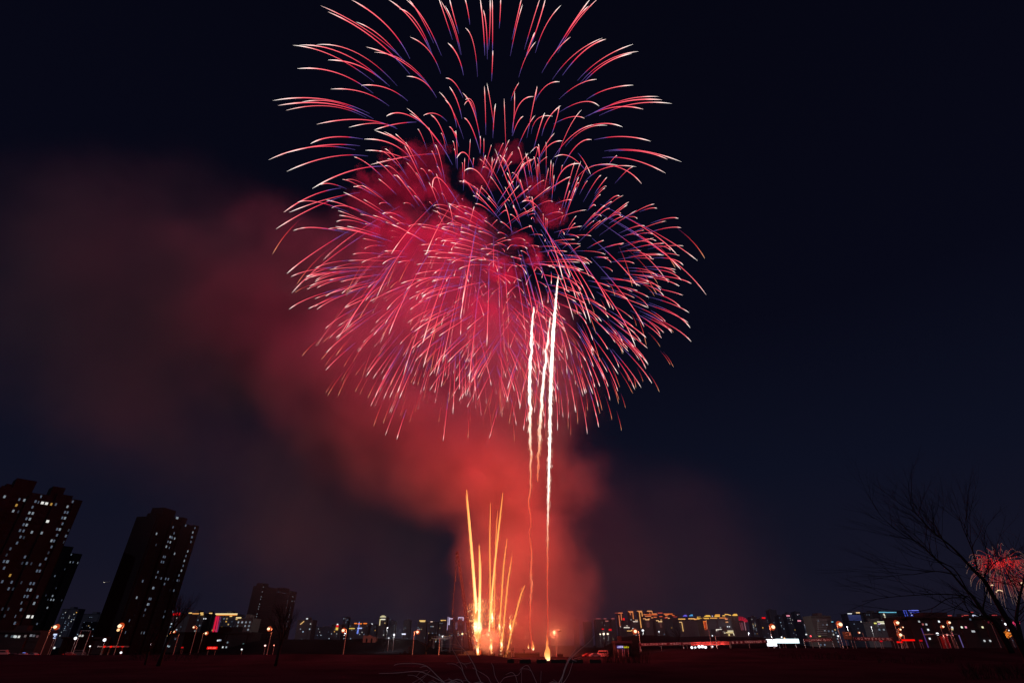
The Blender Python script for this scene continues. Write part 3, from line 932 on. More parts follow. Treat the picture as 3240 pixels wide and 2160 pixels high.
building('tower with one long and one short orange light edge, second of three', 1990, 2006, 1936, 1160, 0,
         [h(1987, 2003, 1933, (235, 130, 75), 2), h(1990, 2003, 1936, (245, 150, 90), 2), (1994, 1936, 1995, 1945, (220, 120, 80), 1.8), (2002, 1936, 2005, 1962, (245, 140, 80), 2)], nwin=5)
building('low block with white ledge lights below the three edged towers', 1996, 2020, 1966, 900, 0, [h(2003, 2018, 1965, (235, 215, 200), 2.5), h(2010, 2018, 1960.5, (235, 190, 150), 2)], nwin=4)
building('tallest tower with twin gold light edges, rightmost of three', 2020, 2034, 1935, 1150, 0,
         [h(2015, 2031, 1932, (240, 150, 85), 2), h(2020, 2032, 1934.5, (250, 160, 90), 2.2), (2023, 1936, 2029, 1985, (255, 175, 95), 2.4), (2031, 1936, 2037, 1988, (255, 170, 90), 2.4)], nwin=3)
building('low block with a broad white ledge light left of the big street lamp', 1972, 1994, 1986, 800, 0, [h(1974, 1992, 1984, (250, 235, 220), 2.5), h(1982, 1986, 1978.5, (240, 220, 200), 2)], nwin=4)
building('low block with gold terrace lights behind the big street lamp', 1984, 2002, 1998, 620, 0, [h(1984, 1998, 1994.5, (250, 190, 110), 2), h(1997, 2008, 1992.5, (250, 190, 110), 2)], nwin=3)
building('tower with stepped orange crown lights', 2046, 2066, 1936, 1200, 0, [h(2047, 2063, 1932, (245, 160, 100), 2.5), (2056, 1936, 2056, 1942, (240, 130, 80), 1.8), (2063, 1932, 2064, 1941, (240, 140, 80), 2.2)], nwin=3)
building('broad terrace building with layered orange eave lights', 2036, 2098, 1950, 1050, 0,
         [h(2036, 2046, 1943, (240, 130, 75), 2), h(2047, 2080, 1943.5, (250, 110, 50), 2), h(2065, 2078, 1940.5, (245, 140, 80), 2), h(2081, 2096, 1938, (230, 85, 60), 1.8), h(2041, 2060, 1948, (245, 140, 85), 2), h(2068, 2078, 1951, (240, 120, 70), 2), h(2086, 2096, 1949, (235, 100, 60), 2), h(2060, 2066, 1953, (245, 150, 95), 2)], nwin=6)
building('lower terrace with gold ledges and a dim floodlit wall', 2038, 2064, 1962, 800, 1, [h(2035, 2043, 1956, (250, 170, 110), 2), h(2042, 2054, 1959, (250, 190, 130), 2.5), h(2050, 2056, 1956.5, (245, 160, 90), 2)], signs=[(2044, 1962, 2056, 1984, (62, 34, 36))], nwin=0)  # glowing panel stands for the floodlit wall, no sign there
building('lower terrace with two gold ledges and a dim columned wall', 2074, 2100, 1964, 800, 1, [h(2076, 2084, 1962, (250, 190, 130), 2.2), h(2083, 2095, 1965, (255, 210, 150), 2.8), h(2090, 2094, 1960, (245, 180, 120), 2)], signs=[(2086, 1967, 2095, 1984, (70, 42, 40))], nwin=2)  # light on the columned wall put into a glowing panel
building('terrace building with red tinged stepped eaves sloping right', 2098, 2146, 1946, 1100, 0, [h(2100, 2128, 1941, (250, 120, 55), 2.2), h(2104, 2112, 1944.5, (245, 150, 90), 2), h(2112, 2116, 1943, (245, 110, 60), 2), h(2126, 2134, 1945.5, (240, 110, 60), 2), h(2103, 2109, 1953.5, (225, 80, 60), 2), h(2106, 2113, 1951, (235, 130, 90), 2), h(2113, 2119, 1954.5, (245, 170, 110), 2), h(2131, 2142, 1950, (170, 60, 50), 2)], nwin=4)
building('long dark hall whose whole roof edge glows gold', 2148, 2312, 1961, 620, 0,
         [h(2146, 2168, 1957, (255, 185, 95), 2.6), h(2178, 2198, 1956, (255, 190, 110), 2.6), h(2195, 2204, 1957.5, (255, 170, 100), 3), h(2205, 2220, 1956, (255, 190, 80), 3.4), h(2224, 2243, 1955, (255, 190, 80), 3), h(2247, 2269, 1954, (250, 175, 90), 2.5), h(2276, 2296, 1953.5, (250, 150, 80), 2.2), h(2294, 2302, 1957, (255, 150, 100), 3), h(2296, 2304, 1966.5, (245, 170, 110), 2.2),
          (2157, 1967, 2162, 1996, (255, 200, 120), 2.2), h(2149, 2157, 1967, (250, 200, 140), 2), (2220, 1966, 2225, 1993, (255, 215, 150), 2.4)], nwin=3, depth=24, wins=[(2302, 1981, WHT, 1), (2308, 1981, WHT, 1)])
building('gold tiered gable roof above the long hall, left', 2204, 2221, 1954, 640, 1, [h(2206, 2218, 1951.5, (255, 195, 80), 3)], nwin=0, roof=False)
building('stepped gold pagoda roof above the long hall, centre', 2227, 2252, 1952, 650, 1, [h(2229, 2248, 1949, (255, 200, 80), 3.2), h(2233, 2246, 1946, (255, 190, 80), 2.5), h(2231, 2250, 1952.3, (255, 205, 100), 2.5)], nwin=0, roof=False)
building('gold pagoda roof with a fretwork glow right of a small white dome', 2259, 2280, 1950, 650, 1, [h(2261, 2277, 1948, (255, 190, 75), 3.4), h(2263, 2276, 1944, (255, 170, 70), 2.8), (2276, 1942, 2277, 1949, (255, 180, 90), 2)], signs=[(2252, 1946, 2256, 1952, (210, 195, 215))], nwin=0, roof=False)
building('gold swept roof lights, second from the right end of the gold row', 2285, 2316, 1949, 660, 1, [h(2286, 2294, 1946.5, (255, 190, 90), 3), h(2293, 2304, 1942.5, (255, 190, 90), 2.8), (2303, 1943, 2313, 1945.5, (255, 200, 100), 2.6)], nwin=0, roof=False)
building('gold trapezoid roof at the right end of the gold row', 2317, 2335, 1948, 660, 1, [h(2318, 2333, 1945, (255, 195, 90), 3.2), h(2321, 2332, 1942, (255, 190, 80), 2.5)], nwin=0, roof=False)
building('small gable roof outlined in violet blue', 2160, 2176, 1950, 900, 2, [h(2161, 2174, 1947.5, (95, 85, 220), 2.5), h(2165, 2172, 1945, (120, 105, 235), 2.2)], nwin=0, roof=False)
building('small roof with a cyan lit lantern block', 2180, 2196, 1950, 920, 2, [h(2181, 2192, 1946.5, (70, 150, 215), 2.8), h(2185, 2192, 1944, (90, 170, 225), 2.2)], nwin=0, roof=False)
building('slim tower glowing orange on all its edges', 2224, 2240, 1966, 600, 1, [h(2225, 2234, 1965, ORC, 2.5), (2226, 1966, 2231, 1991, (240, 110, 45), 2.2), (2230, 1966, 2235, 1991, (200, 60, 30), 3), (2234, 1960, 2238, 1989, (225, 130, 85), 1.8)], nwin=0)
building('low gatehouse with cream lit eaves and a lit doorway', 2288, 2326, 1994, 520, 1, [h(2302, 2320, 1995, (250, 235, 190), 2.6), h(2298, 2320, 2000, (250, 225, 160), 2.6), (2320, 2000, 2323, 2009, (250, 235, 200), 2), h(2286, 2294, 1997, (110, 100, 95), 2), h(2291, 2296, 2001, (240, 225, 190), 2)], signs=[(2305, 2004, 2309, 2010, (250, 225, 150))], nwin=0, depth=10)
building('small pavilion with a white lit canopy left of the gatehouse', 2262, 2288, 1992, 540, 0, [h(2266, 2284, 1990.5, (250, 240, 225), 2.6), (2266, 1991, 2268, 1995, (250, 235, 220), 2.5)], nwin=0, depth=10)
# tower with a fan-shaped red crown
fan = building('tower lit red with a fan shaped crown of red ribs', 2336, 2360, 1967, 1000, 1, [(2340, 1968, 2347, 1993, (120, 55, 65), 2), (2355, 1966, 2360, 1993, (165, 110, 125), 1.8)], signs=[(2337, 1968, 2342, 1992, (125, 28, 45)), (2344, 1968, 2354, 1992, (92, 50, 62))], nwin=0)  # red light on the tower body put into glowing panels
for i in range(15):
    a = math.pi * (0.06 + 0.88 * i / 14)
    c = P(2345, 1968, 998)
    o = Vector((-math.cos(a), 0, math.sin(a)))
    k = 998 / 1869
    MB().tube([c + Vector((o.x * 12 * k, 0, o.z * 6 * k)), c + Vector((o.x * 23 * k, 0, o.z * 17 * k))], 0.62, 4).build('crown_rib', emit((190, 20, 45) if i % 2 else (150, 18, 40), 1.0), fan)
building('far tower with a dotted edge left of the red sign block', 2374, 2394, 1952, 1300, 2, nwin=26)
building('block with a broad plain red rooftop sign', 2404, 2430, 1958, 1100, 2, signs=[(2410, 1951, 2422, 1956, (240, 15, 25))], nwin=10)
building('tall unlit tower behind the right big street lamp', 2432, 2456, 1930, 1400, 2, nwin=5)
building('bluish tower left of the pink topped tower', 2462, 2484, 1948, 1300, 2, nwin=16)
building('tower with a pink white light bar on top, the taller of two', 2486, 2506, 1942, 1250, 2, signs=[(2488, 1945, 2499, 1948.5, PNK)], nwin=10)
building('tower with a faint lit crown between the two pink bars', 2512, 2530, 1936, 1450, 2, [h(2521, 2530, 1942, (95, 75, 85), 1.6)], nwin=5)
building('tower with a pink white light bar on top, the lower of two', 2522, 2544, 1958, 1150, 2, signs=[(2523, 1961, 2534, 1964.5, PNK)], nwin=8)
building('tower with a column of blue white lights below a red spark of light', 2542, 2560, 1972, 950, 2, signs=[(2545, 1973, 2549, 1978, (250, 225, 235)), (2548, 2004, 2556, 2007.5, WHT)], wins=[(2548 + i * 1.0, 1980 + i * 2.9, (150, 165, 190), 0.8) for i in range(8)], nwin=2)
apt = building('brown apartment block ribbed with balcony slabs', 2566, 2626, 1950, 620, 1, nwin=12, signs=[(2589, 2007.5, 2597, 2012, (250, 235, 150))])
bl = MB()
for i in range(9):
    p, q = P(2588, 1960 + i * 6.1, 617.5), P(2616, 1960 + i * 6.1, 617.5)
    bl.box(p.x, q.x, 616.5, 618.7, p.z - 0.5, p.z + 0.5)
bl.build('balcony_slabs', surf('balcony', (0.45, 0.40, 0.36), 0.8), apt)
building('dark block with an orange zigzag light triangle', 2603, 2628, 1952, 800, 0, [h(2605, 2623, 1952, (255, 150, 80), 2.2), (2622, 1952, 2626, 1966, (255, 140, 70), 2), (2606, 1955.5, 2613, 1959, (250, 120, 60), 2), (2613, 1960, 2625, 1965.5, (250, 120, 60), 2)], nwin=3)
building('low block with a pale cyan roof line and small windows', 2617, 2640, 1968, 700, 2, [h(2618, 2636, 1966, CYA, 2)], nwin=14)
building('office block striped with dim blue light bands', 2680, 2728, 1942, 900, 2, [h(2682, 2695, 1940, WHT, 2.4), h(2709, 2720, 1937, (255, 215, 150), 3)] + [h(2683 + i * 1.2, 2722 + i, 1945.5 + i * 3.7, (52, 60, 110), 1.6) for i in range(5)], nwin=4)
building('dark tower with a notched skyline right of the blue banded office', 2736, 2780, 1938, 900, 0, nwin=18, wins=[])
building('tower with a cyan roof line and a white lit stair shaft', 2782, 2838, 1938, 850, 0,
         [h(2781, 2803, 1935.5, (110, 195, 225), 2.2), h(2803, 2836, 1936, (110, 195, 225), 2.2), (2796, 1940, 2799, 1946, (250, 245, 220), 4), (2799, 1948, 2803, 1957, (250, 245, 220), 4), (2803, 1958, 2805, 1963, (245, 240, 215), 3)], nwin=16)
building('low podium with long white lit fascia lines', 2766, 2822, 1968, 560, 0, [h(2776, 2819, 1966, (250, 245, 200), 2.6), h(2785, 2820, 1971, (245, 240, 215), 3), h(2766, 2773, 1970.5, (235, 230, 120), 3.5), h(2778, 2786, 1972.5, (220, 190, 235), 2)], nwin=12)
building('glass block outlined and banded in blue light', 2858, 2914, 1932, 900, 2,
         [h(2857, 2868, 1931, (95, 110, 235), 2), (2859, 1932, 2869, 1958, (75, 90, 220), 1.8), (2866, 1931, 2877, 1958, (75, 90, 220), 1.8), h(2874, 2882, 1930.5, (110, 120, 245), 2.2), h(2884, 2906, 1930, (120, 130, 250), 2.4)] + [h(2878 + i, 2908 + i * 0.8, 1935 + i * 4.0, (50, 58, 175), 1.7) for i in range(6)], nwin=0,
         wins=[(2883, 1939, WHT, 0.9), (2898, 1942, WHT, 0.9), (2885, 1945, WHT, 0.9), (2884, 1952, WHT, 0.8), (2908, 1955, WHT, 0.8)])
building('long dark low block with scattered lights behind the bare tree', 2850, 3166, 1955, 330, 3, nwin=0, depth=16, roof=True,
         wins=[(2971, 1965, WHT, 1.2), (2937, 1991, WHT, 1), (3013, 1984, WHT, 0.8), (3013, 1989, (230, 210, 150), 0.9), (3043, 1983, (235, 245, 225), 1.2), (3056, 1983, PNK, 1), (3109, 1983, (250, 245, 200), 1), (2908, 1965, WHT, .5), (2920, 1974, (220, 120, 120), .5), (2931, 1974, WHT, .5), (3077, 1996, WHT, .5), (3082, 1996, WHT, .5), (3070, 1958, (90, 100, 120), .6), (3115, 2026, WHT, .6), (3133, 2026, WHT, .6), (2942, 2019, WHT, 1), (3128, 1967, (150, 40, 60), .5)])
building('far block with red roof lights behind the long dark block, left', 2988, 3012, 1949, 900, 0, [h(2990, 3011, 1946, (190, 70, 65), 2.2)], nwin=0)
building('far block with two tiers of red roof lights', 3042, 3076, 1950, 920, 0, [h(3043, 3048, 1948, (190, 60, 65), 2), h(3050, 3066, 1945.5, (200, 75, 65), 2), h(3060, 3079, 1935.5, (185, 55, 55), 2)], nwin=0)
building('far block with a white outlined crown behind the left tree limb', 3076, 3108, 1947, 900, 2, [h(3077, 3102, 1945, (215, 220, 250), 2.4), (3077, 1945, 3081, 1951, (215, 220, 250), 2.6), (3101, 1945, 3106, 1951, (205, 210, 245), 2.4), h(3091, 3097, 1950, (180, 200, 235), 2)], nwin=0)
building('far block with faint red roof dots right of the white outlined crown', 3136, 3180, 1948, 950, 0, [h(3138, 3154, 1945, (170, 55, 60), 1.8)], nwin=8)

# ------------------------------------------------------------------ street lamps
SODIUM = (255, 170, 90)


def street_lamp(label, hx, hy, Y, side, size, lit=True, col=SODIUM, light=0.0, double=False):
    """hx, hy: photo pixel of the lamp head; side: which way the arm points from the pole (+1 right)."""
    hd = P(hx, hy, Y)
    px_ = hd.x - side * 1.6
    gz = ground_z(px_, Y)
    root = empty('street_lamp', (px_, Y, gz), label, 'street lamp', 'street lamps around the field')
    top = hd.z + 0.1
    MB().lathe([(0.26, gz - 0.3), (0.26, gz + 0.9), (0.15, gz + 1.0), (0.11, top - 0.4), (0.09, top)], 8, Matrix.Translation((px_, Y, 0))).build('pole', METAL, root)
    MB().tube([(px_, Y, top - 0.9), (px_ + side * 0.35, Y, top + 0.15), (px_ + side * 1.0, Y, top + 0.4), (px_ + side * 1.7, Y, top + 0.42)], 0.06, 6).build('arm', METAL, root)
    hb = MB().ball(Vector((px_ + side * 1.6, Y, top + 0.38)), 0.75, 0.32, 0.16, 10, 5).build('lamp_head', DARKM, root, True)
    if lit:
        MB().ball(Vector((px_ + side * 1.6, Y - 0.1, hd.z)), size * 0.72, size * 0.72, size * 0.66, 14, 8).build('bulb', emit((255, 222, 180), 1.6), root, True)
        MB().ball(Vector((px_ + side * 1.6, Y + size * 0.9, hd.z)), size * 1.3, size * 0.8, size * 1.25, 14, 8).build('glow_halo', emit((185, 66, 28), 0.9), root, True)  # added orange ball: the lamp's halo put into a glowing shape
        if double:
            MB().ball(Vector((px_ + side * 1.6, Y - 0.1, hd.z - 1.5)), size * 0.55, size * 0.55, size * 0.55, 12, 7).build('bulb', emit((255, 200, 140), 1.4), root, True)
        if light:
            lamp('sodium_light', (px_ + side * 1.7, Y - size - 0.4, hd.z - 0.4), (1.0, 0.24, 0.09), light, 0.4, root)
    return root


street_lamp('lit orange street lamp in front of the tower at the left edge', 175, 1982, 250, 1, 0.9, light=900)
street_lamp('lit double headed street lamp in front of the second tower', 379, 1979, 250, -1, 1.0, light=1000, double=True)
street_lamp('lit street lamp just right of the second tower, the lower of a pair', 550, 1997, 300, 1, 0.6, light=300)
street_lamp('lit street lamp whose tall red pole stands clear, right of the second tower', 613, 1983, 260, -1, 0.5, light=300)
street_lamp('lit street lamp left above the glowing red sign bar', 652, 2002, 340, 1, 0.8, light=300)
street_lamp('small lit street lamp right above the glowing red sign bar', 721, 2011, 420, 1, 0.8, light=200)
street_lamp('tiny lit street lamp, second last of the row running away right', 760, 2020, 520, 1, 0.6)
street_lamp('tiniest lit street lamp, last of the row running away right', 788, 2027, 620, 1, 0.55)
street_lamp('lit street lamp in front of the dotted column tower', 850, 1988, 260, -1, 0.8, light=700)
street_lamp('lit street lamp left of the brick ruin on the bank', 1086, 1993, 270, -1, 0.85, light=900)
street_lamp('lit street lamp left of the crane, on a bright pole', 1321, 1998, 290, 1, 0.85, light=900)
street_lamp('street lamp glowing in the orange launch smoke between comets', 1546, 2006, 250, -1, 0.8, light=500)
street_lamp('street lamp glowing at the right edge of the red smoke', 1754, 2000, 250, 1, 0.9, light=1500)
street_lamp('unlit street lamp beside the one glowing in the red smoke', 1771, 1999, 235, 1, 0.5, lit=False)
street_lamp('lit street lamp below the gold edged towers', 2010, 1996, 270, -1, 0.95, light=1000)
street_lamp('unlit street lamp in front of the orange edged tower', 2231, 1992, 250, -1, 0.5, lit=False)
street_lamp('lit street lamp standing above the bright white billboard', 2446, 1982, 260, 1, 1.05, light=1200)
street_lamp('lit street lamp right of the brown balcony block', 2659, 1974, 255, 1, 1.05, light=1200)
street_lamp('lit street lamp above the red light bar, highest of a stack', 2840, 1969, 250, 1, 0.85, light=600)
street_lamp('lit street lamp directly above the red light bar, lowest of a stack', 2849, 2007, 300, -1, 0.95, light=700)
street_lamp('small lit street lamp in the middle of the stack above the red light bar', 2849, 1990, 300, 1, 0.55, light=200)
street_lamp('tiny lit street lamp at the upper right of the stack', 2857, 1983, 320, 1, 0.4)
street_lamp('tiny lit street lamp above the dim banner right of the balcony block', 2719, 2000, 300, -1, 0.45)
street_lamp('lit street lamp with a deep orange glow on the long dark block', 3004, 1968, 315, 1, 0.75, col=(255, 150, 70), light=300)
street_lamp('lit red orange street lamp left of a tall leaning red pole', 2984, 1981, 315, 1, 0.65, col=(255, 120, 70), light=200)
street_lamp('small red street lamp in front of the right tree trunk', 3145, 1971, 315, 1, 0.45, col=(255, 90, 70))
street_lamp('unlit street lamp with a red lit pole amid the right hand lights', 2993, 1977, 250, -1, 0.5, lit=False)


# ------------------------------------------------------------------ nearer things


def on_ground(px, Y):
    x = (px - 1620) * Y / 1869
    return Vector((x, Y, ground_z(x, Y)))


# crane ------------------------------------------------------------------------
def lattice(m, a, b, w0, w1, n, r):
    d = (b - a)
    u = Vector((1, 0, 0))
    v = d.normalized().cross(u).normalized()
    rows = []
    for i in range(n + 1):
        w_ = lerp(w0, w1, i / n)
        c = a + d * (i / n)
        rows.append([c + u * w_ * sx_ + v * w_ * sy_ for sx_, sy_ in ((-1, -1), (1, -1), (1, 1), (-1, 1))])
    for k in range(4):
        m.tube([q[k] for q in rows], r, 4)
    for i in range(n):
        for k in range(4):
            m.tube([rows[i][k], rows[i + 1][(k + 1) % 4]], r * 0.6, 3, cap=False)


CY = 236
cb = on_ground(1490, CY)
crane = empty('mobile_crane', cb, 'tall crane with a dark lattice boom leaning left beside the launching comets', 'crane')
tip = P(1447, 1742, CY)
foot = cb + Vector((0.2, 0, 2.6))
m = MB()
lattice(m, foot, tip, 0.55, 0.28, 22, 0.11)
m.build('boom', surf('crane_paint', (0.03, 0.014, 0.013), 0.5, var=0.2), crane)
m = MB()
m.box(-4.5, 4.5, -1.3, 1.3, 0.7, 1.5, Matrix.Translation(cb))
m.box(-2.5, 1.5, -1.2, 1.2, 1.505, 2.7, Matrix.Translation(cb))
m.build('carrier', DARKM, crane)
m = MB()
m.box(2.3, 4.2, -1.2, 1.2, 1.505, 2.9, Matrix.Translation(cb))
m.box(4.205, 4.24, -1.0, 1.0, 1.9, 2.75, Matrix.Translation(cb))
m.build('cab', surf('crane_cab', (0.3, 0.2, 0.05), 0.4), crane)
for k in range(4):
    for sd in (-1, 1):
        MB().lathe([(0.05, -0.2), (0.55, -0.2), (0.6, -0.1), (0.6, 0.1), (0.55, 0.2), (0.05, 0.2)], 14, Matrix.Translation(cb + Vector((-3.6 + k * 2.4, sd * 1.15, 0.6))) @ Matrix.Rotation(R(90), 4, 'X')).build('wheel', surf('rubber', (0.03, 0.03, 0.03), 0.9), crane)
m = MB()
cpts = catmull([tip + Vector((-0.4, 0, -0.6)), P(1443, 1790, CY), P(1437, 1860, CY), P(1431, 1950, CY)], 8)
m.tube(cpts, 0.07, 4)
m.build('hoist_cable', DARKM, crane)
rng.seed(4)
m = MB()
for i in range(26):
    q = cpts[int(i / 26 * (len(cpts) - 1))]
    m.ball(q + Vector((rng.uniform(-0.2, 0.2), 0, rng.uniform(-0.6, 0.6))), 0.26, 0.26, 0.4, 6, 4)
tag(m.build('spent_charges', DARKM, crane), kind='stuff')

# mortar racks and crates on the firing site -------------------------------------


def rack(px0, px1, yt, Y, label):
    a, b = on_ground(px0, Y), on_ground(px1, Y)
    top = P(px0, yt, Y).z
    g = min(a.z, b.z)
    hh = max(0.6, top - g)
    W = b.x - a.x
    o = Vector(((a.x + b.x) / 2, Y, g))
    root = empty('mortar_rack', o, label, 'mortar rack', 'dark mortar racks on the firing site')
    m = MB()
    n = max(2, int(W / 1.2))
    m.box(-W / 2, W / 2, -0.6, 0.6, 0.05, hh * 0.78, Matrix.Translation(o))
    for i in range(n + 1):
        x = -W / 2 + W * i / n
        m.box(x - 0.06, x + 0.06, -0.68, -0.603, 0.0, hh * 0.82, Matrix.Translation(o))
    m.box(-W / 2 - 0.08, W / 2 + 0.08, -0.7, 0.7, hh * 0.82 + 0.002, hh * 0.88, Matrix.Translation(o))
    m.build('frame', WOOD, root)
    t = MB()
    for i in range(n * 2):
        x = -W / 2 + W * (i + 0.5) / (n * 2)
        t.lathe([(0.14, hh * 0.883), (0.14, hh), (0.11, hh), (0.11, hh * 0.885)], 8, Matrix.Translation(o + Vector((x, 0.15 * (-1) ** i, 0))), cap=False)
    t.build('mortar_tubes', DARKM, root)
    return root


rack(1470, 1484, 2065, 228, 'small square mortar rack left of the dazzling fountain')
rack(1497, 1505, 2066, 226, 'smallest mortar rack, touching the dazzling fountain')
rack(1523, 1546, 2065, 228, 'mortar rack just right of the dazzling fountain')
rack(1549, 1566, 2065, 229, 'mortar rack behind the small low spark fountain')
rack(1577, 1592, 2067, 228, 'low mortar rack left of the taller box topped one')
rack(1594, 1616, 2059, 228, 'tall box topped mortar rack at the right foot of the comet fan')
rack(1628, 1706, 2062, 232, 'longest mortar rack, left of the tall muzzle flame')
rack(1762, 1779, 2066, 226, 'small mortar rack under the two street lamps in the red smoke')
rack(1606, 1626, 2082, 172, 'front mortar rack, leftmost of the front row')
rack(1644, 1678, 2082, 172, 'front mortar rack, second from the left in the front row')
rack(1697, 1728, 2082, 172, 'front mortar rack left of the tall muzzle flame')
rack(1741, 1788, 2083, 172, 'long front mortar rack right of the tall muzzle flame')
rack(1796, 1840, 2083, 172, 'front mortar rack, second from the right in the front row')
rack(1862, 1896, 2083, 172, 'front mortar rack at the right end of the front row')

# bare trees ---------------------------------------------------------------------


def grow(m, p, d, L, r, depth, rg, spread, up):
    n = 4
    pts, rr = [p], [r]
    for i in range(n):
        d = (d + Vector((rg.gauss(0, 0.11), rg.gauss(0, 0.11), rg.gauss(0, 0.06) + up))).normalized()
        pts.append(pts[-1] + d * L / n)
        rr.append(r * (1 - 0.55 * (i + 1) / n))
    m.tube(pts, rr, 5 if depth > 2 else 3, cap=False)
    if depth <= 0:
        return
    for k in range(rg.choice((2, 3, 3))):
        i = rg.choice((2, 3, 4))
        a = rg.uniform(0, 6.28)
        s_ = rg.uniform(0.5, 1.0) * spread
        nd = (d + Vector((math.cos(a) * s_, math.sin(a) * s_, rg.uniform(0, 0.3)))).normalized()
        grow(m, pts[i], nd, L * rg.uniform(0.6, 0.8), rr[i] * 0.75, depth - 1, rg, spread, up)
    grow(m, pts[-1], d, L * 0.72, rr[-1], depth - 1, rg, spread, up)


def bare_tree(label, px, Y, height, seed, lean=0.0, depth=5, spread=0.75, name='bare_tree'):
    rg = random.Random(seed)
    b = on_ground(px, Y)
    root = empty(name, b, label, 'tree', 'bare winter trees')
    t = MB()
    p1 = b + Vector((lean * height * 0.25, 0, height * 0.28))
    r0 = height * 0.022
    t.tube([b + Vector((0, 0, -0.3)), b + Vector((lean * height * 0.1, 0, height * 0.12)), p1], [r0 * 1.4, r0 * 1.05, r0], 8)
    t.build('trunk', BARK, root, True)
    c = MB()
    for k in range(3):
        a = k * 2.1 + rg.uniform(-0.4, 0.4)
        d = Vector((math.cos(a) * 0.45 * spread + lean, math.sin(a) * 0.45 * spread, 1)).normalized()
        grow(c, p1, d, height * 0.26, r0 * 0.8, depth - 1, rg, spread, 0.03)
    c.build('crown', BARK, root)
    return root


bare_tree('big bare tree in front of the dotted column tower', 885, 150, 15, 3, 0.05)
bare_tree('tall bare tree in front of the right edge of the second tower', 520, 140, 17, 5, 0.1)
bare_tree('bare tree low in front of the second tower, left of a taller one', 478, 150, 10, 8, 0.0, 4)
bare_tree('lone bare tree leaning right between two bright lamp poles', 1345, 210, 8.5, 12, 0.25, 4)
bare_tree('small bare tree left of the lone leaning one, at the berm', 1300, 215, 5, 14, -0.1, 4)
bare_tree('small bare tree in the red smoke, behind the longest mortar rack', 1622, 236, 4.0, 21, 0.0, 4)
bare_tree('small spreading bare tree left of the smaller muzzle flame', 1657, 237, 3.4, 22, 0.1, 4)
bare_tree('dark bare tree in front of the low terraces, right of the gold edged towers', 2150, 300, 11, 31, 0.0, 4)
bare_tree('wide dark bare tree above the violet shop sign', 1962, 290, 8.5, 33, 0.0, 4, 1.0)
bare_tree('dark bare tree left of the violet shop sign', 1915, 295, 8.0, 34, -0.05, 4, 1.0)
bare_tree('bare tree in the dark at the far left between the two towers', 215, 235, 7.0, 36, 0.0, 4)
bare_tree('bushy bare tree on the bank by the brick ruin', 1215, 330, 6.0, 41, 0.0, 4, 1.0)


def brush(label, px0, px1, Y, hgt, seed, n=60):
    """A clump of bare brush: many thin stems from the ground."""
    rg = random.Random(seed)
    c = on_ground((px0 + px1) / 2, Y)
    m = MB()
    for _ in range(n):
        b = on_ground(rg.uniform(px0, px1), Y + rg.uniform(-4, 4))
        d = Vector((rg.gauss(0, 0.25), rg.gauss(0, 0.25), 1)).normalized()
        grow(m, b, d, hgt * rg.uniform(0.3, 0.55), 0.05, 2, rg, 0.7, 0.02)
    return tag(m.build('bare_brush', BARK), label, 'bush', 'clumps of bare brush')


brush('dark clump of brush right of the front mortar racks', 1905, 2050, 165, 3.6, 1, 110)
brush('thin clump of brush at the left of the berm near the bright lamp pole', 1270, 1305, 205, 3.0, 2, 40)
brush('low clump of brush in front of the white billboard', 2450, 2700, 190, 1.8, 3, 90)
brush('low clump of brush below the second tower', 420, 640, 180, 2.4, 4, 90)
brush('low dark brush in front of the red light bars', 2760, 3000, 170, 1.8, 5, 90)
brush('low dark brush under the big tree at the right', 3010, 3260, 90, 2.2, 6, 110)

# the big bare tree at the right, close by -----------------------------------------
TY = 12.0


def T(pts, Y=TY):
    return catmull([P(2540 + x / 2.57, 1550 + y / 2.57, Y + dy) for x, y, dy in [(q + (0,))[:3] for q in pts]], 5)


tb = Vector((P(3245, 2120, TY).x, TY, ground_z(P(3245, 2120, TY).x, TY)))
tree = empty('bare_tree', tb, 'large bare tree leaning left in the right foreground, before the distant burst', 'tree', 'bare winter trees')


def limb(name, pts, r0, r1, twigs=0, seed=0):
    c = T(pts)
    n = len(c)
    o = MB().tube(c, [0.85 * lerp(r0, r1, (i / (n - 1)) ** 0.8) for i in range(n)], 7).build(name, BARK, tree, True)
    rg = random.Random(seed)
    if twigs:
        m = MB()
        for _ in range(twigs):
            i = rg.randrange(n // 4, n - 1)
            d = (c[i + 1] - c[i]).normalized()
            a = rg.uniform(0, 6.28)
            nd = (d + Vector((math.cos(a), math.sin(a) * 0.8, rg.uniform(-0.2, 0.8))) * 0.8).normalized()
            grow(m, c[i], nd, rg.uniform(0.35, 0.9), lerp(r0, r1, i / n) * 0.35 + 0.003, 2, rg, 0.7, 0.0)
        m.build('twigs', BARK, o)
    return o


limb('trunk', [(2050, 1900), (1890, 1500), (1740, 1190), (1690, 1100), (1620, 980), (1560, 880), (1480, 740), (1400, 660), (1290, 540)], 0.10, 0.032)
limb('limb', [(1290, 540), (1200, 450), (1050, 330), (940, 210), (880, 160)], 0.03, 0.006, 14, 1)
limb('limb', [(1700, 1320), (1560, 1070), (1490, 1020), (1420, 920), (1380, 860), (1310, 790), (1200, 660)], 0.07, 0.02, 3, 2)
limb('limb', [(1200, 660), (1080, 560), (960, 440), (830, 370), (700, 270), (620, 190)], 0.02, 0.004, 13, 3)
limb('limb', [(1330, 800), (1230, 640), (1100, 570), (990, 440), (900, 350)], 0.018, 0.005, 9, 4)
limb('limb', [(1250, 690), (1100, 660), (980, 670), (860, 685), (620, 650)], 0.015, 0.004, 7, 5)
limb('limb', [(1345, 865), (1180, 845), (960, 850), (700, 870), (480, 905)], 0.016, 0.004, 8, 6)
limb('limb', [(1330, 875), (1180, 880), (1050, 960), (900, 995), (820, 1060)], 0.013, 0.004, 6, 7)
limb('limb', [(1310, 900), (1240, 960), (1230, 1010)], 0.009, 0.004, 3, 8)
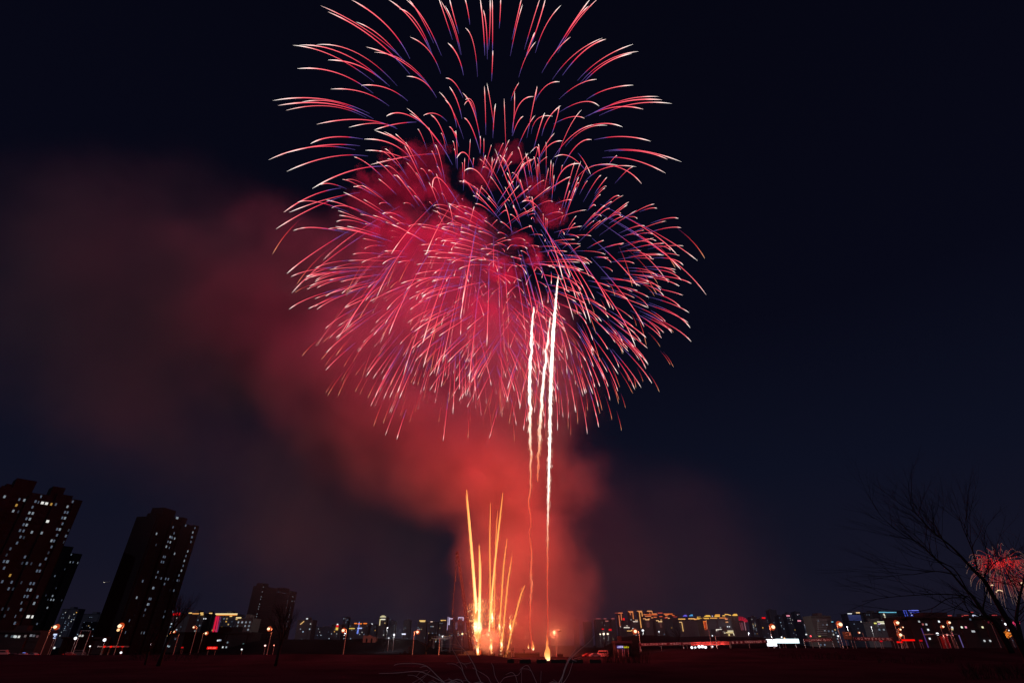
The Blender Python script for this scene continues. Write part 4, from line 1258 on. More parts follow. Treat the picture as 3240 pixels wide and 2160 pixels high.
limb('limb', [(1300, 880), (1380, 960), (1470, 1030)], 0.009, 0.004, 2, 14)
limb('limb', [(1472, 715), (1500, 640), (1510, 560), (1490, 480), (1500, 400)], 0.016, 0.005, 7, 9)
limb('limb', [(1505, 665), (1560, 590), (1650, 550), (1790, 520), (1900, 480)], 0.013, 0.004, 6, 10)
limb('limb', [(1420, 650), (1390, 520), (1360, 440), (1300, 300), (1270, 200)], 0.022, 0.005, 8, 11)
limb('limb', [(1485, 745), (1600, 750), (1660, 765), (1740, 700)], 0.010, 0.003, 7, 12)
limb('limb', [(1290, 545), (1180, 470), (1130, 380), (1060, 250)], 0.014, 0.004, 7, 13)
tree2 = empty('bare_tree', Vector((P(3260, 2100, 16).x, 16, 1.2)), 'slender bare tree at the right edge of the picture, beside the big leaning one', 'tree', 'bare winter trees')
m = MB()
c2 = catmull([P(3262, 2160, 16), P(3225, 1990, 16), P(3216, 1960, 16), P(3224, 1900, 16), P(3240, 1830, 16), P(3250, 1760, 16)], 6)
m.tube(c2, [lerp(0.06, 0.012, i / (len(c2) - 1)) for i in range(len(c2))], 7)
m.build('trunk', BARK, tree2, True)
m = MB()
rg = random.Random(77)
for _ in range(26):
    i = rg.randrange(4, len(c2) - 1)
    a = rg.uniform(0, 6.28)
    grow(m, c2[i], Vector((math.cos(a), math.sin(a), rg.uniform(0.2, 1.2))).normalized(), rg.uniform(0.5, 1.1), 0.012, 2, rg, 0.7, 0.02)
m.build('crown', BARK, tree2)

# dry weeds in the near foreground ---------------------------------------------------
WY = 2.6


def weed(label, stems, foot_px, Y=WY):
    fx = (foot_px - 1620) * Y / 1869
    g = ground_z(fx, Y)
    base = Vector((fx, Y, g))
    root = empty('dry_weed', base, label, 'weed', 'dry weeds in the foreground')
    for k, (pts, r0, r1, main) in enumerate(stems):
        pp = [P(1100 + x / 2.94, 2000 + y / 2.94, Y + 0.05 * math.sin(k * 2.0)) for x, y in pts]
        if main:
            e = pp[-1]
            dl = (pp[-1] - pp[-2]).normalized()
            if dl.z > -0.5:
                dl = Vector((dl.x, 0, -0.5)).normalized()
            pp.append(e + dl * 0.12)
            pp.append(Vector((lerp(e.x + dl.x * 0.3, base.x, 0.5), base.y, lerp(e.z, g, 0.5))))
            pp.append(base + Vector((0.03 * math.sin(k * 3), 0, -0.05)))
        c = catmull(pp, 6)
        n = len(c)
        MB().tube(c, [0.8 * lerp(r1, r0, (i / (n - 1)) ** 0.7) for i in range(n)], 5).build('stem', STRAW, root)


weed('dry weed with long stems arching far left in the foreground', [
    ([(290, 380), (450, 375), (650, 360), (760, 395), (850, 440), (900, 470)], 0.0026, 0.0010, True),
    ([(430, 305), (480, 290), (640, 288), (740, 315), (830, 400), (905, 470)], 0.0026, 0.0009, True),
    ([(670, 325), (705, 314), (740, 312)], 0.0012, 0.0007, False),
    ([(560, 395), (620, 400), (680, 435), (715, 470)], 0.0015, 0.0008, True),
    ([(770, 352), (700, 410), (600, 470)], 0.0011, 0.0008, False),
    ([(640, 405), (680, 365), (745, 350)], 0.0009, 0.0006, False),
    ([(740, 385), (690, 440), (655, 470)], 0.0009, 0.0006, False),
    ([(750, 465), (790, 445), (830, 470)], 0.0012, 0.0008, True)], 2080 - 640)
weed('tall dry weed crossing in front of the firing site', [
    ([(940, 0), (990, 20), (1040, 110), (1120, 205), (1190, 330), (1200, 375), (1245, 470)], 0.0026, 0.0008, True),
    ([(870, 110), (960, 105), (1030, 120), (1060, 135)], 0.0010, 0.0006, False),
    ([(905, 175), (960, 163), (1060, 168), (1090, 175)], 0.0008, 0.0005, False),
    ([(970, 145), (1000, 200), (1060, 310), (1075, 370), (1110, 440), (1140, 470)], 0.0026, 0.0008, True),
    ([(920, 290), (990, 292), (1050, 330), (1080, 380)], 0.0013, 0.0007, False),
    ([(1015, 285), (1040, 272), (1090, 290), (1150, 278)], 0.0011, 0.0006, False),
    ([(1065, 285), (1090, 300), (1108, 327)], 0.0009, 0.0006, False),
    ([(1160, 325), (1220, 360), (1300, 410), (1335, 470)], 0.0016, 0.0008, True),
    ([(1335, 280), (1355, 320), (1370, 400), (1405, 470)], 0.0018, 0.0008, True),
    ([(935, 420), (960, 440), (985, 472)], 0.0012, 0.0008, True),
    ([(1035, 468), (1070, 450), (1105, 445)], 0.0010, 0.0007, False)], 1520)
weed('dry weed with hooked tips below the tall muzzle flame', [
    ([(1470, 390), (1525, 370), (1560, 400), (1580, 470)], 0.0018, 0.0008, True),
    ([(1600, 350), (1630, 320), (1670, 305), (1700, 340), (1760, 470)], 0.0019, 0.0008, True),
    ([(1632, 318), (1590, 390), (1540, 400), (1460, 420), (1415, 470)], 0.0013, 0.0008, True),
    ([(1625, 335), (1680, 340), (1715, 365)], 0.0010, 0.0006, False),
    ([(1618, 360), (1618, 400), (1616, 470)], 0.0010, 0.0007, True),
    ([(1800, 355), (1798, 400), (1795, 460)], 0.0012, 0.0007, True),
    ([(1910, 435), (1940, 455), (1955, 472)], 0.0010, 0.0007, True)], 1660)
weed('dry weed whose tall twigs lean right past the front mortar racks', [
    ([(2295, 30), (2240, 95), (2170, 150), (2060, 250), (2020, 330), (2000, 400), (1965, 470)], 0.0034, 0.0009, True),
    ([(2130, 140), (2070, 220), (2045, 260)], 0.0016, 0.0008, False),
    ([(2170, 150), (2100, 220), (2090, 250), (2130, 265)], 0.0014, 0.0007, False),
    ([(2180, 225), (2120, 240), (2090, 255)], 0.0011, 0.0006, False),
    ([(2095, 270), (2060, 380), (2020, 450), (2000, 470)], 0.0020, 0.0009, True),
    ([(2150, 165), (2080, 230), (2040, 300), (2010, 380), (1985, 470)], 0.0022, 0.0009, True)], 1770)

# vehicles --------------------------------------------------------------------------
GLASSB = surf('car_glass', (0.02, 0.02, 0.025), 0.1, var=0.05)
RUB = surf('rubber', (0.03, 0.03, 0.03), 0.9)


def car(label, px, Y, paint, rot=0.0, van=False, group='vehicles parked by the street'):
    b = on_ground(px, Y)
    root = empty('parked_van' if van else 'parked_car', b, label, 'van' if van else 'car', group)
    M = Matrix.Translation(b) @ Matrix.Rotation(rot, 4, 'Z')
    prof = ([(-2.4, 0.35), (-2.4, 2.3), (-2.25, 2.45), (1.3, 2.45), (1.75, 1.6), (2.5, 1.3), (2.55, 0.35)] if van else
            [(-2.2, 0.35), (-2.25, 0.75), (-2.1, 1.0), (-1.6, 1.05), (-0.95, 1.45), (0.5, 1.47), (1.2, 1.02), (2.05, 0.88), (2.2, 0.65), (2.2, 0.35)])

    def extrude(pr, hw, inset=0.0):
        m = MB()
        n = len(pr)
        vs = [M @ Vector((x, -hw + (inset if z > 1.1 else 0), z)) for x, z in pr] + [M @ Vector((x, hw - (inset if z > 1.1 else 0), z)) for x, z in pr]
        m.add(vs, [tuple(range(n - 1, -1, -1)), tuple(range(n, 2 * n))] + [(i, (i + 1) % n, n + (i + 1) % n, n + i) for i in range(n)])
        return m
    extrude(prof, 0.88, 0.12).build('body', paint, root)
    wn = [(-2.0, 1.6), (-2.0, 2.1), (1.15, 2.1), (1.45, 1.6)] if van else [(-1.4, 1.06), (-0.9, 1.36), (0.42, 1.38), (0.98, 1.06)]
    extrude(wn, 0.885 if van else 0.89, 0.0 if van else 0.085).build('side_windows', GLASSB, root)
    for sx_ in (-1.35, 1.4):
        for sy_ in (-0.82, 0.82):
            MB().lathe([(0.05, -0.11), (0.28, -0.11), (0.33, -0.06), (0.33, 0.06), (0.28, 0.11), (0.05, 0.11)], 14, M @ Matrix.Translation((sx_, sy_, 0.33)) @ Matrix.Rotation(R(90), 4, 'X')).build('wheel', RUB, root)
    fx = 2.56 if van else 2.2
    for sy_ in (-0.6, 0.6):
        m = MB()
        m.box(fx - 0.05, fx + 0.02, sy_ - 0.16, sy_ + 0.16, 0.62, 0.78, M)
        m.build('headlight', surf('lamp_glass', (0.6, 0.6, 0.6), 0.1), root)
        m = MB()
        m.box(-2.44, -2.2, sy_ - 0.18, sy_ + 0.18, 0.72, 0.88, M)
        m.build('tail_light', emit((255, 30, 30), 0.8), root)
    return root


car('red tinged box van parked at the far left by the street', 20, 262, surf('van_paint', (0.5, 0.32, 0.3), 0.4, var=0.05), 0.1, True)
pc = car('patrol car with a glowing blue and white roof bar', 88, 258, surf('car_white', (0.55, 0.55, 0.56), 0.3, var=0.05), 0.0)
bb = on_ground(88, 258)
m = MB()
m.box(-0.15, 0.15, -0.6, 0.6, 1.48, 1.62, Matrix.Translation(bb + Vector((-0.2, 0, 0))))
m.build('roof_light_bar', emit((120, 140, 255), 1.2), pc)
car('dark saloon car parked left of the patrol car', 52, 256, surf('car_dark', (0.06, 0.05, 0.06), 0.3, var=0.05), R(180))
car('grey saloon car parked right of the patrol car', 118, 260, surf('car_grey', (0.25, 0.24, 0.25), 0.3, var=0.05), R(160))
car('saloon car parked under the portal frame at the left', 232, 268, surf('car_red', (0.25, 0.03, 0.03), 0.3, var=0.05), 0.2)
car('dark van parked right of the portal frame at the left', 262, 270, surf('car_dark', (0.06, 0.05, 0.06), 0.3), 0.0, True)
car('saloon car with glowing tail lights left of the violet shop sign', 1880, 236, surf('car_grey', (0.25, 0.24, 0.25), 0.3), R(20))
car('van standing in red smoke right of the unlit street lamp', 1903, 238, surf('van_paint', (0.5, 0.32, 0.3), 0.4), R(170), True)
car('saloon car behind the right end of the front mortar racks', 1858, 240, surf('car_red', (0.25, 0.03, 0.03), 0.3), R(200))

# signs and lights --------------------------------------------------------------------


def board(name, label, cat, px0, py0, px1, py1, Y, col, s=1.0, posts=True, frame=True, light=0, lightcol=None, group=None, mat=None):
    a, b = P(px0, py1, Y), P(px1, py0, Y)
    g = ground_z((a.x + b.x) / 2, Y)
    root = empty(name, Vector(((a.x + b.x) / 2, Y, g)), label, cat, group)
    m = MB()
    m.box(a.x, b.x, Y - 0.15, Y + 0.1, a.z, b.z)
    m.build('panel', mat or emit(col, s), root)
    if frame:
        m = MB()
        t = 0.12
        m.box(a.x - t, b.x + t, Y - 0.1, Y + 0.25, b.z + 0.003, b.z + t)
        m.box(a.x - t, b.x + t, Y - 0.1, Y + 0.25, a.z - t, a.z - 0.003)
        m.box(a.x - t, a.x - 0.003, Y - 0.1, Y + 0.25, a.z, b.z)
        m.box(b.x + 0.003, b.x + t, Y - 0.1, Y + 0.25, a.z, b.z)
        m.build('frame', DARKM, root)
    if posts and a.z - g > 0.3:
        for x in (lerp(a.x, b.x, 0.15), lerp(a.x, b.x, 0.85)):
            m = MB()
            m.tube([(x, Y + 0.35, g - 0.2), (x, Y + 0.35, lerp(a.z, b.z, 0.8))], 0.1, 6)
            m.build('post', METAL, root)
    if light:
        lamp('panel_light', ((a.x + b.x) / 2, Y - 1.2, (a.z + b.z) / 2), lightcol or srgb(*col), light, 0.8, root)
    return root


def glyphs(root, px0, py0, px1, py1, Y, n, col, s, seed, name='lettering'):
    """Small block characters too far away to read: each a cluster of strokes."""
    rg = random.Random(seed)
    a, b = P(px0, py1, Y), P(px1, py0, Y)
    W, H = (b.x - a.x) / n, b.z - a.z
    m = MB()
    for i in range(n):
        x0 = a.x + i * W + W * 0.1
        w_ = W * 0.8
        for k in range(rg.choice((2, 3))):
            z = a.z + H * (0.15 + 0.33 * k)
            m.box(x0, x0 + w_ * rg.uniform(0.6, 1), Y - 0.25, Y - 0.2, z, z + H * 0.14)
        for k in range(rg.choice((1, 2))):
            x = x0 + w_ * rg.uniform(0.1, 0.8)
            m.box(x, x + w_ * 0.16, Y - 0.31, Y - 0.255, a.z + H * 0.08, b.z - H * 0.08)
    o = m.build(name, emit(col, s), root)
    return o


q = board('led_sign', 'glowing red sign bar low beside the street, right of the second tower', 'sign', 654, 2044, 689, 2052.5, 300, (250, 10, 10), 0.9, light=60)
glyphs(q, 658, 2046, 686, 2051, 300, 4, (255, 140, 120), 1.0, 1)
q = board('led_sign', 'violet glowing shop sign right of the firing site', 'sign', 1952, 2041, 1971.5, 2049.5, 240, (40, 20, 130), 0.8, light=80, lightcol=(0.3, 0.2, 1))
glyphs(q, 1953, 2042, 1971, 2048.5, 240, 4, (225, 215, 255), 1.2, 2)
q = board('led_sign', 'yellow glowing shop sign touching the violet one', 'sign', 1972.5, 2042, 1989.5, 2049.5, 240, (45, 38, 5), 0.6)
glyphs(q, 1973, 2042.5, 1989, 2049, 240, 4, (235, 220, 40), 1.0, 3)
board('billboard', 'long dazzling white billboard below the right big street lamp', 'billboard', 2454.5, 2019.5, 2526, 2033.5, 262, (225, 250, 255), 1.6, light=900, lightcol=(0.75, 0.9, 1.0))
board('billboard', 'squarish dazzling white screen at the left end of the long white billboard', 'billboard', 2428, 2021, 2454, 2043, 261, (245, 245, 255), 1.8, light=700, lightcol=(0.85, 0.85, 1.0))
q = board('billboard', 'blue white lit screen between the left edge tower and the second tower', 'billboard', 168, 2003, 183, 2019, 262, (60, 75, 120), 0.8, light=60)
m = MB()
for (y0, y1, x0, x1) in ((2003.5, 2008.5, 169, 182), (2009.5, 2013, 172, 177), (2016, 2018.5, 168.5, 177)):
    a, b = P(x0, y1, 262), P(x1, y0, 262)
    m.box(a.x, b.x, 261.78, 261.84, a.z, b.z)
m.build('picture', emit((205, 220, 255), 1.1), q)
board('red_light_bar', 'long glowing red light bar low at the right, in front of the long dark block', 'light bar', 2853, 2021, 2893, 2026.5, 262, (250, 15, 10), 1.0, light=120)
board('red_light_bar', 'short glowing red light bar stepped below the long one', 'light bar', 2838, 2027.5, 2854, 2032.5, 261, (250, 15, 12), 1.0, light=40)
board('red_light_bar', 'small dim red sign right of the long red light bar', 'light bar', 2909, 2022.5, 2917, 2028, 262, (190, 15, 25), 0.8)
board('red_light_bar', 'small dim red sign left of the short red light bar', 'light bar', 2784, 2024.5, 2791, 2029.5, 262, (190, 15, 30), 0.8)
board('red_light_bar', 'small red sign between lamp poles left of the glowing red sign bar', 'light bar', 573, 2045, 581, 2049, 320, (200, 20, 20), 0.8)
board('red_light_bar', 'tiny red sign leftmost of two beacons below the salmon roof lights', 'light bar', 1904, 1987, 1911, 1990.5, 520, (235, 20, 35), 0.9)
board('red_light_bar', 'tiny tall red sign right of two beacons below the salmon roof lights', 'light bar', 1926, 1988, 1935, 1994, 520, (225, 20, 30), 0.9)
board('led_sign', 'small bright white sign under the crowned tower skyline', 'sign', 1271, 2002.5, 1284, 2006.5, 420, (230, 235, 255), 1.3, light=200)
q = board('billboard', 'unlit framed billboard with a pale rim right of the brown balcony block', 'billboard', 2672, 1998, 2690, 2021, 258, (0, 0, 0), 1, mat=surf('board_back', (0.10, 0.07, 0.07), 0.7))
m = MB()
for (x0, y0, x1, y1) in ((2673, 1999, 2689, 2000), (2688, 1999, 2689.2, 2009), (2674, 2008.4, 2689, 2009.2)):
    a, b = P(x0, y1, 258), P(x1, y0, 258)
    m.box(a.x, b.x, 257.7, 257.83, a.z, b.z)
m.build('rim', surf('pale_paint', (0.6, 0.55, 0.5), 0.6), q)

# banners with lettering along the fence on the right
BAN_D = surf('banner_dark', (0.10, 0.02, 0.03), 0.8, var=0.1)
BAN_R = surf('banner_red', (0.55, 0.07, 0.06), 0.8, var=0.1)
INK = surf('banner_letters', (0.75, 0.68, 0.66), 0.8, var=0.05)
INKD = surf('banner_ink', (0.10, 0.02, 0.03), 0.8, var=0.05)


def banner(label, px0, px1, yt0, yt1, hpx, Y, mat, ink, text, light=0):
    a, b = P(px0, yt0, Y), P(px1, yt1, Y)
    hh = hpx * Y / 2179
    g = ground_z((a.x + b.x) / 2, Y)
    root = empty('banner', Vector(((a.x + b.x) / 2, Y, g)), label, 'banner', 'long banners on the fence')
    m = MB()
    m.add([(a.x, Y, a.z - hh), (b.x, Y, b.z - hh), (b.x, Y, b.z), (a.x, Y, a.z), (a.x, Y + 0.06, a.z - hh), (b.x, Y + 0.06, b.z - hh), (b.x, Y + 0.06, b.z), (a.x, Y + 0.06, a.z)],
          [(0, 1, 2, 3), (7, 6, 5, 4), (0, 4, 5, 1), (3, 2, 6, 7), (0, 3, 7, 4), (1, 5, 6, 2)])
    m.build('cloth', mat, root)
    m = MB()
    for u in (0, 1):
        m.tube([(a.x - 0.2, Y + 0.1, a.z - hh * u), (b.x + 0.2, Y + 0.1, b.z - hh * u)], 0.05, 5)
    m.build('rail', METAL, root)
    for k in range(3):
        x = lerp(a.x, b.x, k / 2)
        MB().tube([(x, Y + 0.2, ground_z(x, Y) - 0.2), (x, Y + 0.2, lerp(a.z, b.z, k / 2) + 0.1)], 0.07, 5).build('post', METAL, root)
    if text:
        f = bpy.data.curves.new('lettering', 'FONT')
        f.body = text
        f.size = hh * 0.8
        f.extrude = 0.01
        f.align_x = 'CENTER'
        f.align_y = 'CENTER'
        f.materials.append(ink)
        o = bpy.data.objects.new('text', f)
        COL.objects.link(o)
        o.parent = root
        o.matrix_parent_inverse = Matrix.Translation(root.location).inverted()
        o.location = ((a.x + b.x) / 2, Y - 0.03, (a.z + b.z) / 2 - hh / 2)
        o.rotation_euler = (R(90), -math.atan2(b.z - a.z, b.x - a.x), 0)
        FITS.append((o, (b.x - a.x) * 0.92))
    if light:
        for k in (0.2, 0.5, 0.8):
            x = lerp(a.x, b.x, k)
            lamp('banner_light', (x, Y - 2.2, a.z - hh - 0.4), (1.0, 0.5, 0.42), light, 0.3, root)
    return root


FITS = []
banner('long dark red banner with white characters, left part of the fence', 2022, 2160, 2034, 2030.5, 8.5, 255, BAN_D, INK, '驾驶人员科目二考试　考场大厅', light=45)
banner('short dark banner of small characters left of the bright red one', 2161, 2184, 2030.5, 2030, 8.5, 255, BAN_D, INK, '暂停进行', light=0)
banner('bright red banner lit by white lamps below it', 2185, 2307, 2030, 2027.5, 10.5, 255, BAN_R, INKD, '机动车驾驶人考试　机动车驾驶人考试', light=420)
banner('dark banner with white characters left of the dazzling billboard', 2310, 2427, 2027, 2023.5, 9.0, 255, BAN_D, INK, '智　能　械　特种设备考试机构　械', light=45)
banner('dark red banner with a telephone number right of the dazzling billboard', 2543, 2632, 2020, 2017, 10.0, 255, BAN_D, INK, '15529599282 | 鱼山人', light=45)
banner('dim banner of spaced white characters left of the red light bars', 2700, 2824, 2014, 2016, 11.0, 262, BAN_D, INK, '1 招 江 驾 驶 员 考 试 场 · 联系', light=30)
bpy.context.view_layer.update()
dg = bpy.context.evaluated_depsgraph_get()
for o, wd in FITS:                     # letters become plain meshes, fitted to their banner
    k = wd / o.dimensions.x if o.dimensions.x > 0.01 else 1
    me = bpy.data.meshes.new_from_object(o.evaluated_get(dg))
    q = bpy.data.objects.new('lettering', me)
    COL.objects.link(q)
    q.parent = o.parent
    q.matrix_parent_inverse = o.matrix_parent_inverse
    q.location, q.rotation_euler = o.location, o.rotation_euler
    q.scale = (k, min(1.0, max(0.7, k)), 1)
    bpy.data.objects.remove(o)

# small lamps ------------------------------------------------------------------------


def flood(label, px, py, Y, size=0.45, col=(245, 248, 255), s=2.0, light=0, lc=(0.9, 0.95, 1.0)):
    p = P(px, py, Y)
    g = ground_z(p.x, Y)
    root = empty('flood_light', Vector((p.x, Y, g)), label, 'flood light', 'small white lamps across the field')
    if p.z - g > 0.5:
        MB().tube([(p.x, Y + 0.5, g - 0.2), (p.x, Y + 0.5, p.z)], 0.09, 6).build('pole', METAL, root)
    m = MB()
    m.box(p.x - size * 0.9, p.x + size * 0.9, Y + 0.05, Y + 0.45, p.z - size * 0.8, p.z + size * 0.8)
    m.build('housing', DARKM, root)
    MB().ball(Vector((p.x, Y - 0.05, p.z)), size, 0.25, size * 0.8, 12, 6).build('lens', emit(col, s), root, True)
    if light:
        lamp('white_light', (p.x, Y - size - 0.6, p.z), lc, light, 0.3, root)


flood('white lamp left of the portal frame', 239, 2018, 270, 0.7, light=250)
flood('white lamp right of the portal frame, the brighter one', 331, 2023, 270, 0.75, light=300)
flood('small white lamp low below the double headed street lamp', 383, 2063, 250, 0.45)
flood('tiny white lamp under the portal frame', 285, 2043, 270, 0.35)
flood('small pinkish lamp in front of the second tower base', 478, 2036, 270, 0.4, col=(255, 225, 235))
flood('tiny white lamp low right of the glowing red sign bar', 765, 2053, 280, 0.35)
flood('pair of reddish lamps under the dotted tower, brighter one', 839, 2041, 280, 0.45, col=(255, 200, 190))
flood('reddish lamp right below the dotted tower', 867, 2040, 280, 0.3, col=(255, 150, 120))
flood('white lamp beside the street lamp left of the brick ruin', 1094, 2003, 300, 0.32)
flood('white lamp left of the small bright white sign', 1247, 2007, 330, 0.5, light=1500)
flood('dim white lamp below left of the small bright white sign', 1230, 2017, 330, 0.5, s=0.7)
flood('yellowish lamp below the crane boom', 1463, 2004, 330, 0.55, col=(255, 225, 160))
flood('white lamp at the dark field, left of the gold edged towers', 1910, 2004, 480, 0.9, col=(255, 230, 200), light=3000)
flood('white lamp right of a like one, below two red beacons', 1923, 2004, 480, 0.8, col=(255, 230, 200), light=3000)
flood('small white lamp leftmost below the two red beacons', 1899, 2005, 480, 0.6, col=(255, 230, 200))
flood('white lamp below the tallest gold edged tower', 2034, 1993, 420, 0.75, light=6000)
flood('small white lamp on the dark bank left of the long hall', 2085, 1997, 420, 0.45)
flood('white lamp at the left end under the bright red banner', 2189, 2047, 250, 0.55, light=150)
flood('white lamp at the right end under the bright red banner', 2232, 2046, 250, 0.6, light=150)
flood('small white lamp alone under the right half of the bright red banner', 2254, 2044, 250, 0.35)
flood('white lamp in the middle of the row under the bright red banner', 2200, 2046.5, 250, 0.4)
flood('wide white lamp cluster under the bright red banner, left half', 2212, 2044.5, 250, 0.65)
flood('wide white lamp cluster under the bright red banner, right half', 2222, 2044, 250, 0.65)
flood('small white lamp on the dark bank below the long hall', 2254, 2010, 400, 0.4)
flood('small white lamp right of the red fan crowned tower', 2369, 2002, 420, 0.5, light=8000)
flood('tiny orange lamp above the long white billboard', 2482, 2018, 300, 0.4, col=(255, 190, 130))
flood('tiny white lamp above the long white billboard', 2473, 2014, 310, 0.35)
flood('red lamp between the pink topped towers and the balcony block', 2565, 2011, 300, 0.45, col=(255, 80, 90))
flood('small white lamp left of the unlit framed billboard', 2652, 2011, 262, 0.35)
flood('white lamp in front of the blue banded office', 2681, 1982, 500, 0.5, light=9000)
flood('small white lamp below the cyan topped tower', 2757, 1982, 480, 0.4, light=8000)
flood('brilliant white lamp at the left end of the station canopy', 2966, 2004, 250, 0.6, light=200)
flood('white lamp left of the right tree trunk', 3182, 1973, 318, 0.75)
flood('small red lamp on the station canopy', 2997, 2006, 252, 0.4, col=(255, 190, 180))
flood('reddish lamp at the right end of the station canopy', 3013, 2005.5, 252, 0.4, col=(255, 120, 130))
flood('tiny white lamp under the right tree trunk', 3192, 1993, 300, 0.3)
flood('white lamp beyond the crowned tower, under its glowing edge', 1226, 1985, 600, 0.7, light=12000)
flood('white lamp low under the lilac outlined towers', 1400, 2012, 600, 0.7, light=12000)
flood('cool white lamp below the far towers right of the red sign block', 2440, 2007, 600, 0.5, light=14000)
flood('white lamp by the far blocks behind the cross fronted building', 1090, 2000, 600, 0.4, light=9000)
flood('white lamp below the gold corniced block', 735, 2000, 480, 0.5, light=5000)

# left street furniture --------------------------------------------------------------
a0, a1 = on_ground(240, 262), on_ground(271, 262)
zt = P(289, 1993, 262).z
root = empty('portal_frame', (a0 + a1) / 2, 'pale portal frame of two posts and a crossbar between the left towers', 'frame')
for p_ in (a0, a1):
    MB().tube([p_ + Vector((0, 0, -0.2)), Vector((p_.x, p_.y, zt))], 0.11, 8).build('post', METAL, root)
MB().tube([Vector((a0.x, 262, zt - 0.12)), Vector((a1.x, 262, zt - 0.12))], 0.1, 8).build('crossbar', METAL, root)
lamp('white_light', ((a0.x + a1.x) / 2, 258, 4.5), (0.95, 0.9, 0.9), 150, 0.3, root)

a0, a1 = on_ground(328, 268), on_ground(394, 268)
zt = P(350, 2046, 268).z
root = empty('station_canopy', (a0 + a1) / 2, 'low canopy with four red lights under the double headed street lamp', 'canopy')
MB().box(a0.x - 0.5, a1.x + 0.5, 265, 271, zt + 0.002, zt + 0.5).build('roof', METAL, root)
for x in (a0.x + 0.5, lerp(a0.x, a1.x, 0.35), a1.x - 0.5):
    MB().box(x - 0.18, x + 0.18, 267.8, 268.2, a0.z - 0.2, zt).build('post', CONC, root)
for k, x in enumerate((330, 351, 372, 388)):
    c = P(x, 2044.5, 264.7)
    MB().ball(c, 0.5 if k < 2 else 0.75, 0.2, 0.4 if k < 2 else 0.25, 10, 5).build('red_light', emit((245, 25, 20) if k < 2 else (190, 25, 25), 1.0), root)
lamp('red_light_glow', ((a0.x + a1.x) / 2, 262, zt - 0.5), (1, 0.1, 0.06), 120, 0.5, root)

a0, a1 = on_ground(2948, 250), on_ground(3026, 250)
zt = P(2990, 2007, 250).z
root = empty('station_canopy', (a0 + a1) / 2, 'thin lit station canopy with a red wall under it at the right', 'canopy')
MB().box(a0.x, a1.x, 247, 253, zt + 0.002, zt + 0.35).build('roof', METAL, root)
for x in (lerp(a0.x, a1.x, 0.6), lerp(a0.x, a1.x, 0.92)):
    MB().box(x - 0.16, x + 0.16, 249.8, 250.2, a0.z - 0.2, zt).build('post', METAL, root)
MB().box(lerp(a0.x, a1.x, 0.63), lerp(a0.x, a1.x, 0.9), 252.5, 252.9, a0.z - 0.2, zt - 0.5).build('wall', surf('red_wall', (0.35, 0.04, 0.05), 0.7), root)
lamp('canopy_light', (lerp(a0.x, a1.x, 0.7), 249, zt - 0.5), (1, 0.25, 0.2), 150, 0.4, root)

for (x0, y0, x1, y1, Y, c, lab) in ((2915, 1985, 2930, 2030, 255, (70, 45, 110), 'tall violet lit pole right of the long red light bar'), (3033, 2007, 3046, 2031, 255, (95, 80, 140), 'short violet lit pole right of the station canopy'),
                                    (2995, 2010, 3006, 2030, 254, (170, 30, 45), 'short red lit pole before the station canopy')):
    p0 = P(x0, y0, Y)
    g = ground_z(p0.x, Y)
    root = empty('light_pole', Vector((p0.x, Y, g)), lab, 'pole', 'neon lit poles')
    MB().tube([(p0.x, Y + 0.2, g - 0.2), (p0.x, Y + 0.2, p0.z)], 0.14, 6).build('pole', DARKM, root)
    MB().box(p0.x - 0.14, p0.x + 0.14, Y - 0.1, Y + 0.05, g + 0.4, p0.z - 0.1).build('neon_tube', emit(c, 1.0), root)

# a post with two arms below the orange edged tower
b = on_ground(2268, 252)
z2 = P(2264, 2009, 252).z
root = empty('sign_post', b, 'pale post with two short arms in front of the bright red banner', 'post')
MB().tube([b + Vector((0, 0, -0.2)), Vector((b.x, 252, z2))], 0.13, 8).build('pole', METAL, root)
for dz in (0.3, 1.9):
    MB().box(b.x + 0.15, b.x + 1.6, 251.95, 252.05, z2 - dz - 0.12, z2 - dz + 0.12).build('arm', METAL, root)
b = on_ground(556, 258)
z2 = P(572, 2004, 258).z
root = empty('sign_post', b, 'tall pole with one side arm right of the second tower', 'post')
MB().tube([b + Vector((0, 0, -0.2)), Vector((b.x, 258, z2))], 0.14, 8).build('pole', METAL, root)
MB().box(b.x - 1.6, b.x - 0.15, 257.9, 258.1, z2 - 1.6, z2 - 1.4).build('arm', METAL, root)
b = on_ground(1390, 228)
root = empty('utility_pole', b, 'red lit utility pole with small brackets left of the crane', 'pole')
z2 = P(1392, 2019, 228).z
MB().tube([b + Vector((0, 0, -0.2)), Vector((b.x, 228, z2))], [0.16, 0.11], 8).build('pole', surf('pole_concrete', (0.35, 0.32, 0.3), 0.8), root)
for dz in (0.3, 0.9, 1.6):
    MB().box(b.x - 0.1, b.x + 0.45, 227.7, 227.85, z2 - dz - 0.08, z2 - dz).build('bracket', DARKM, root)

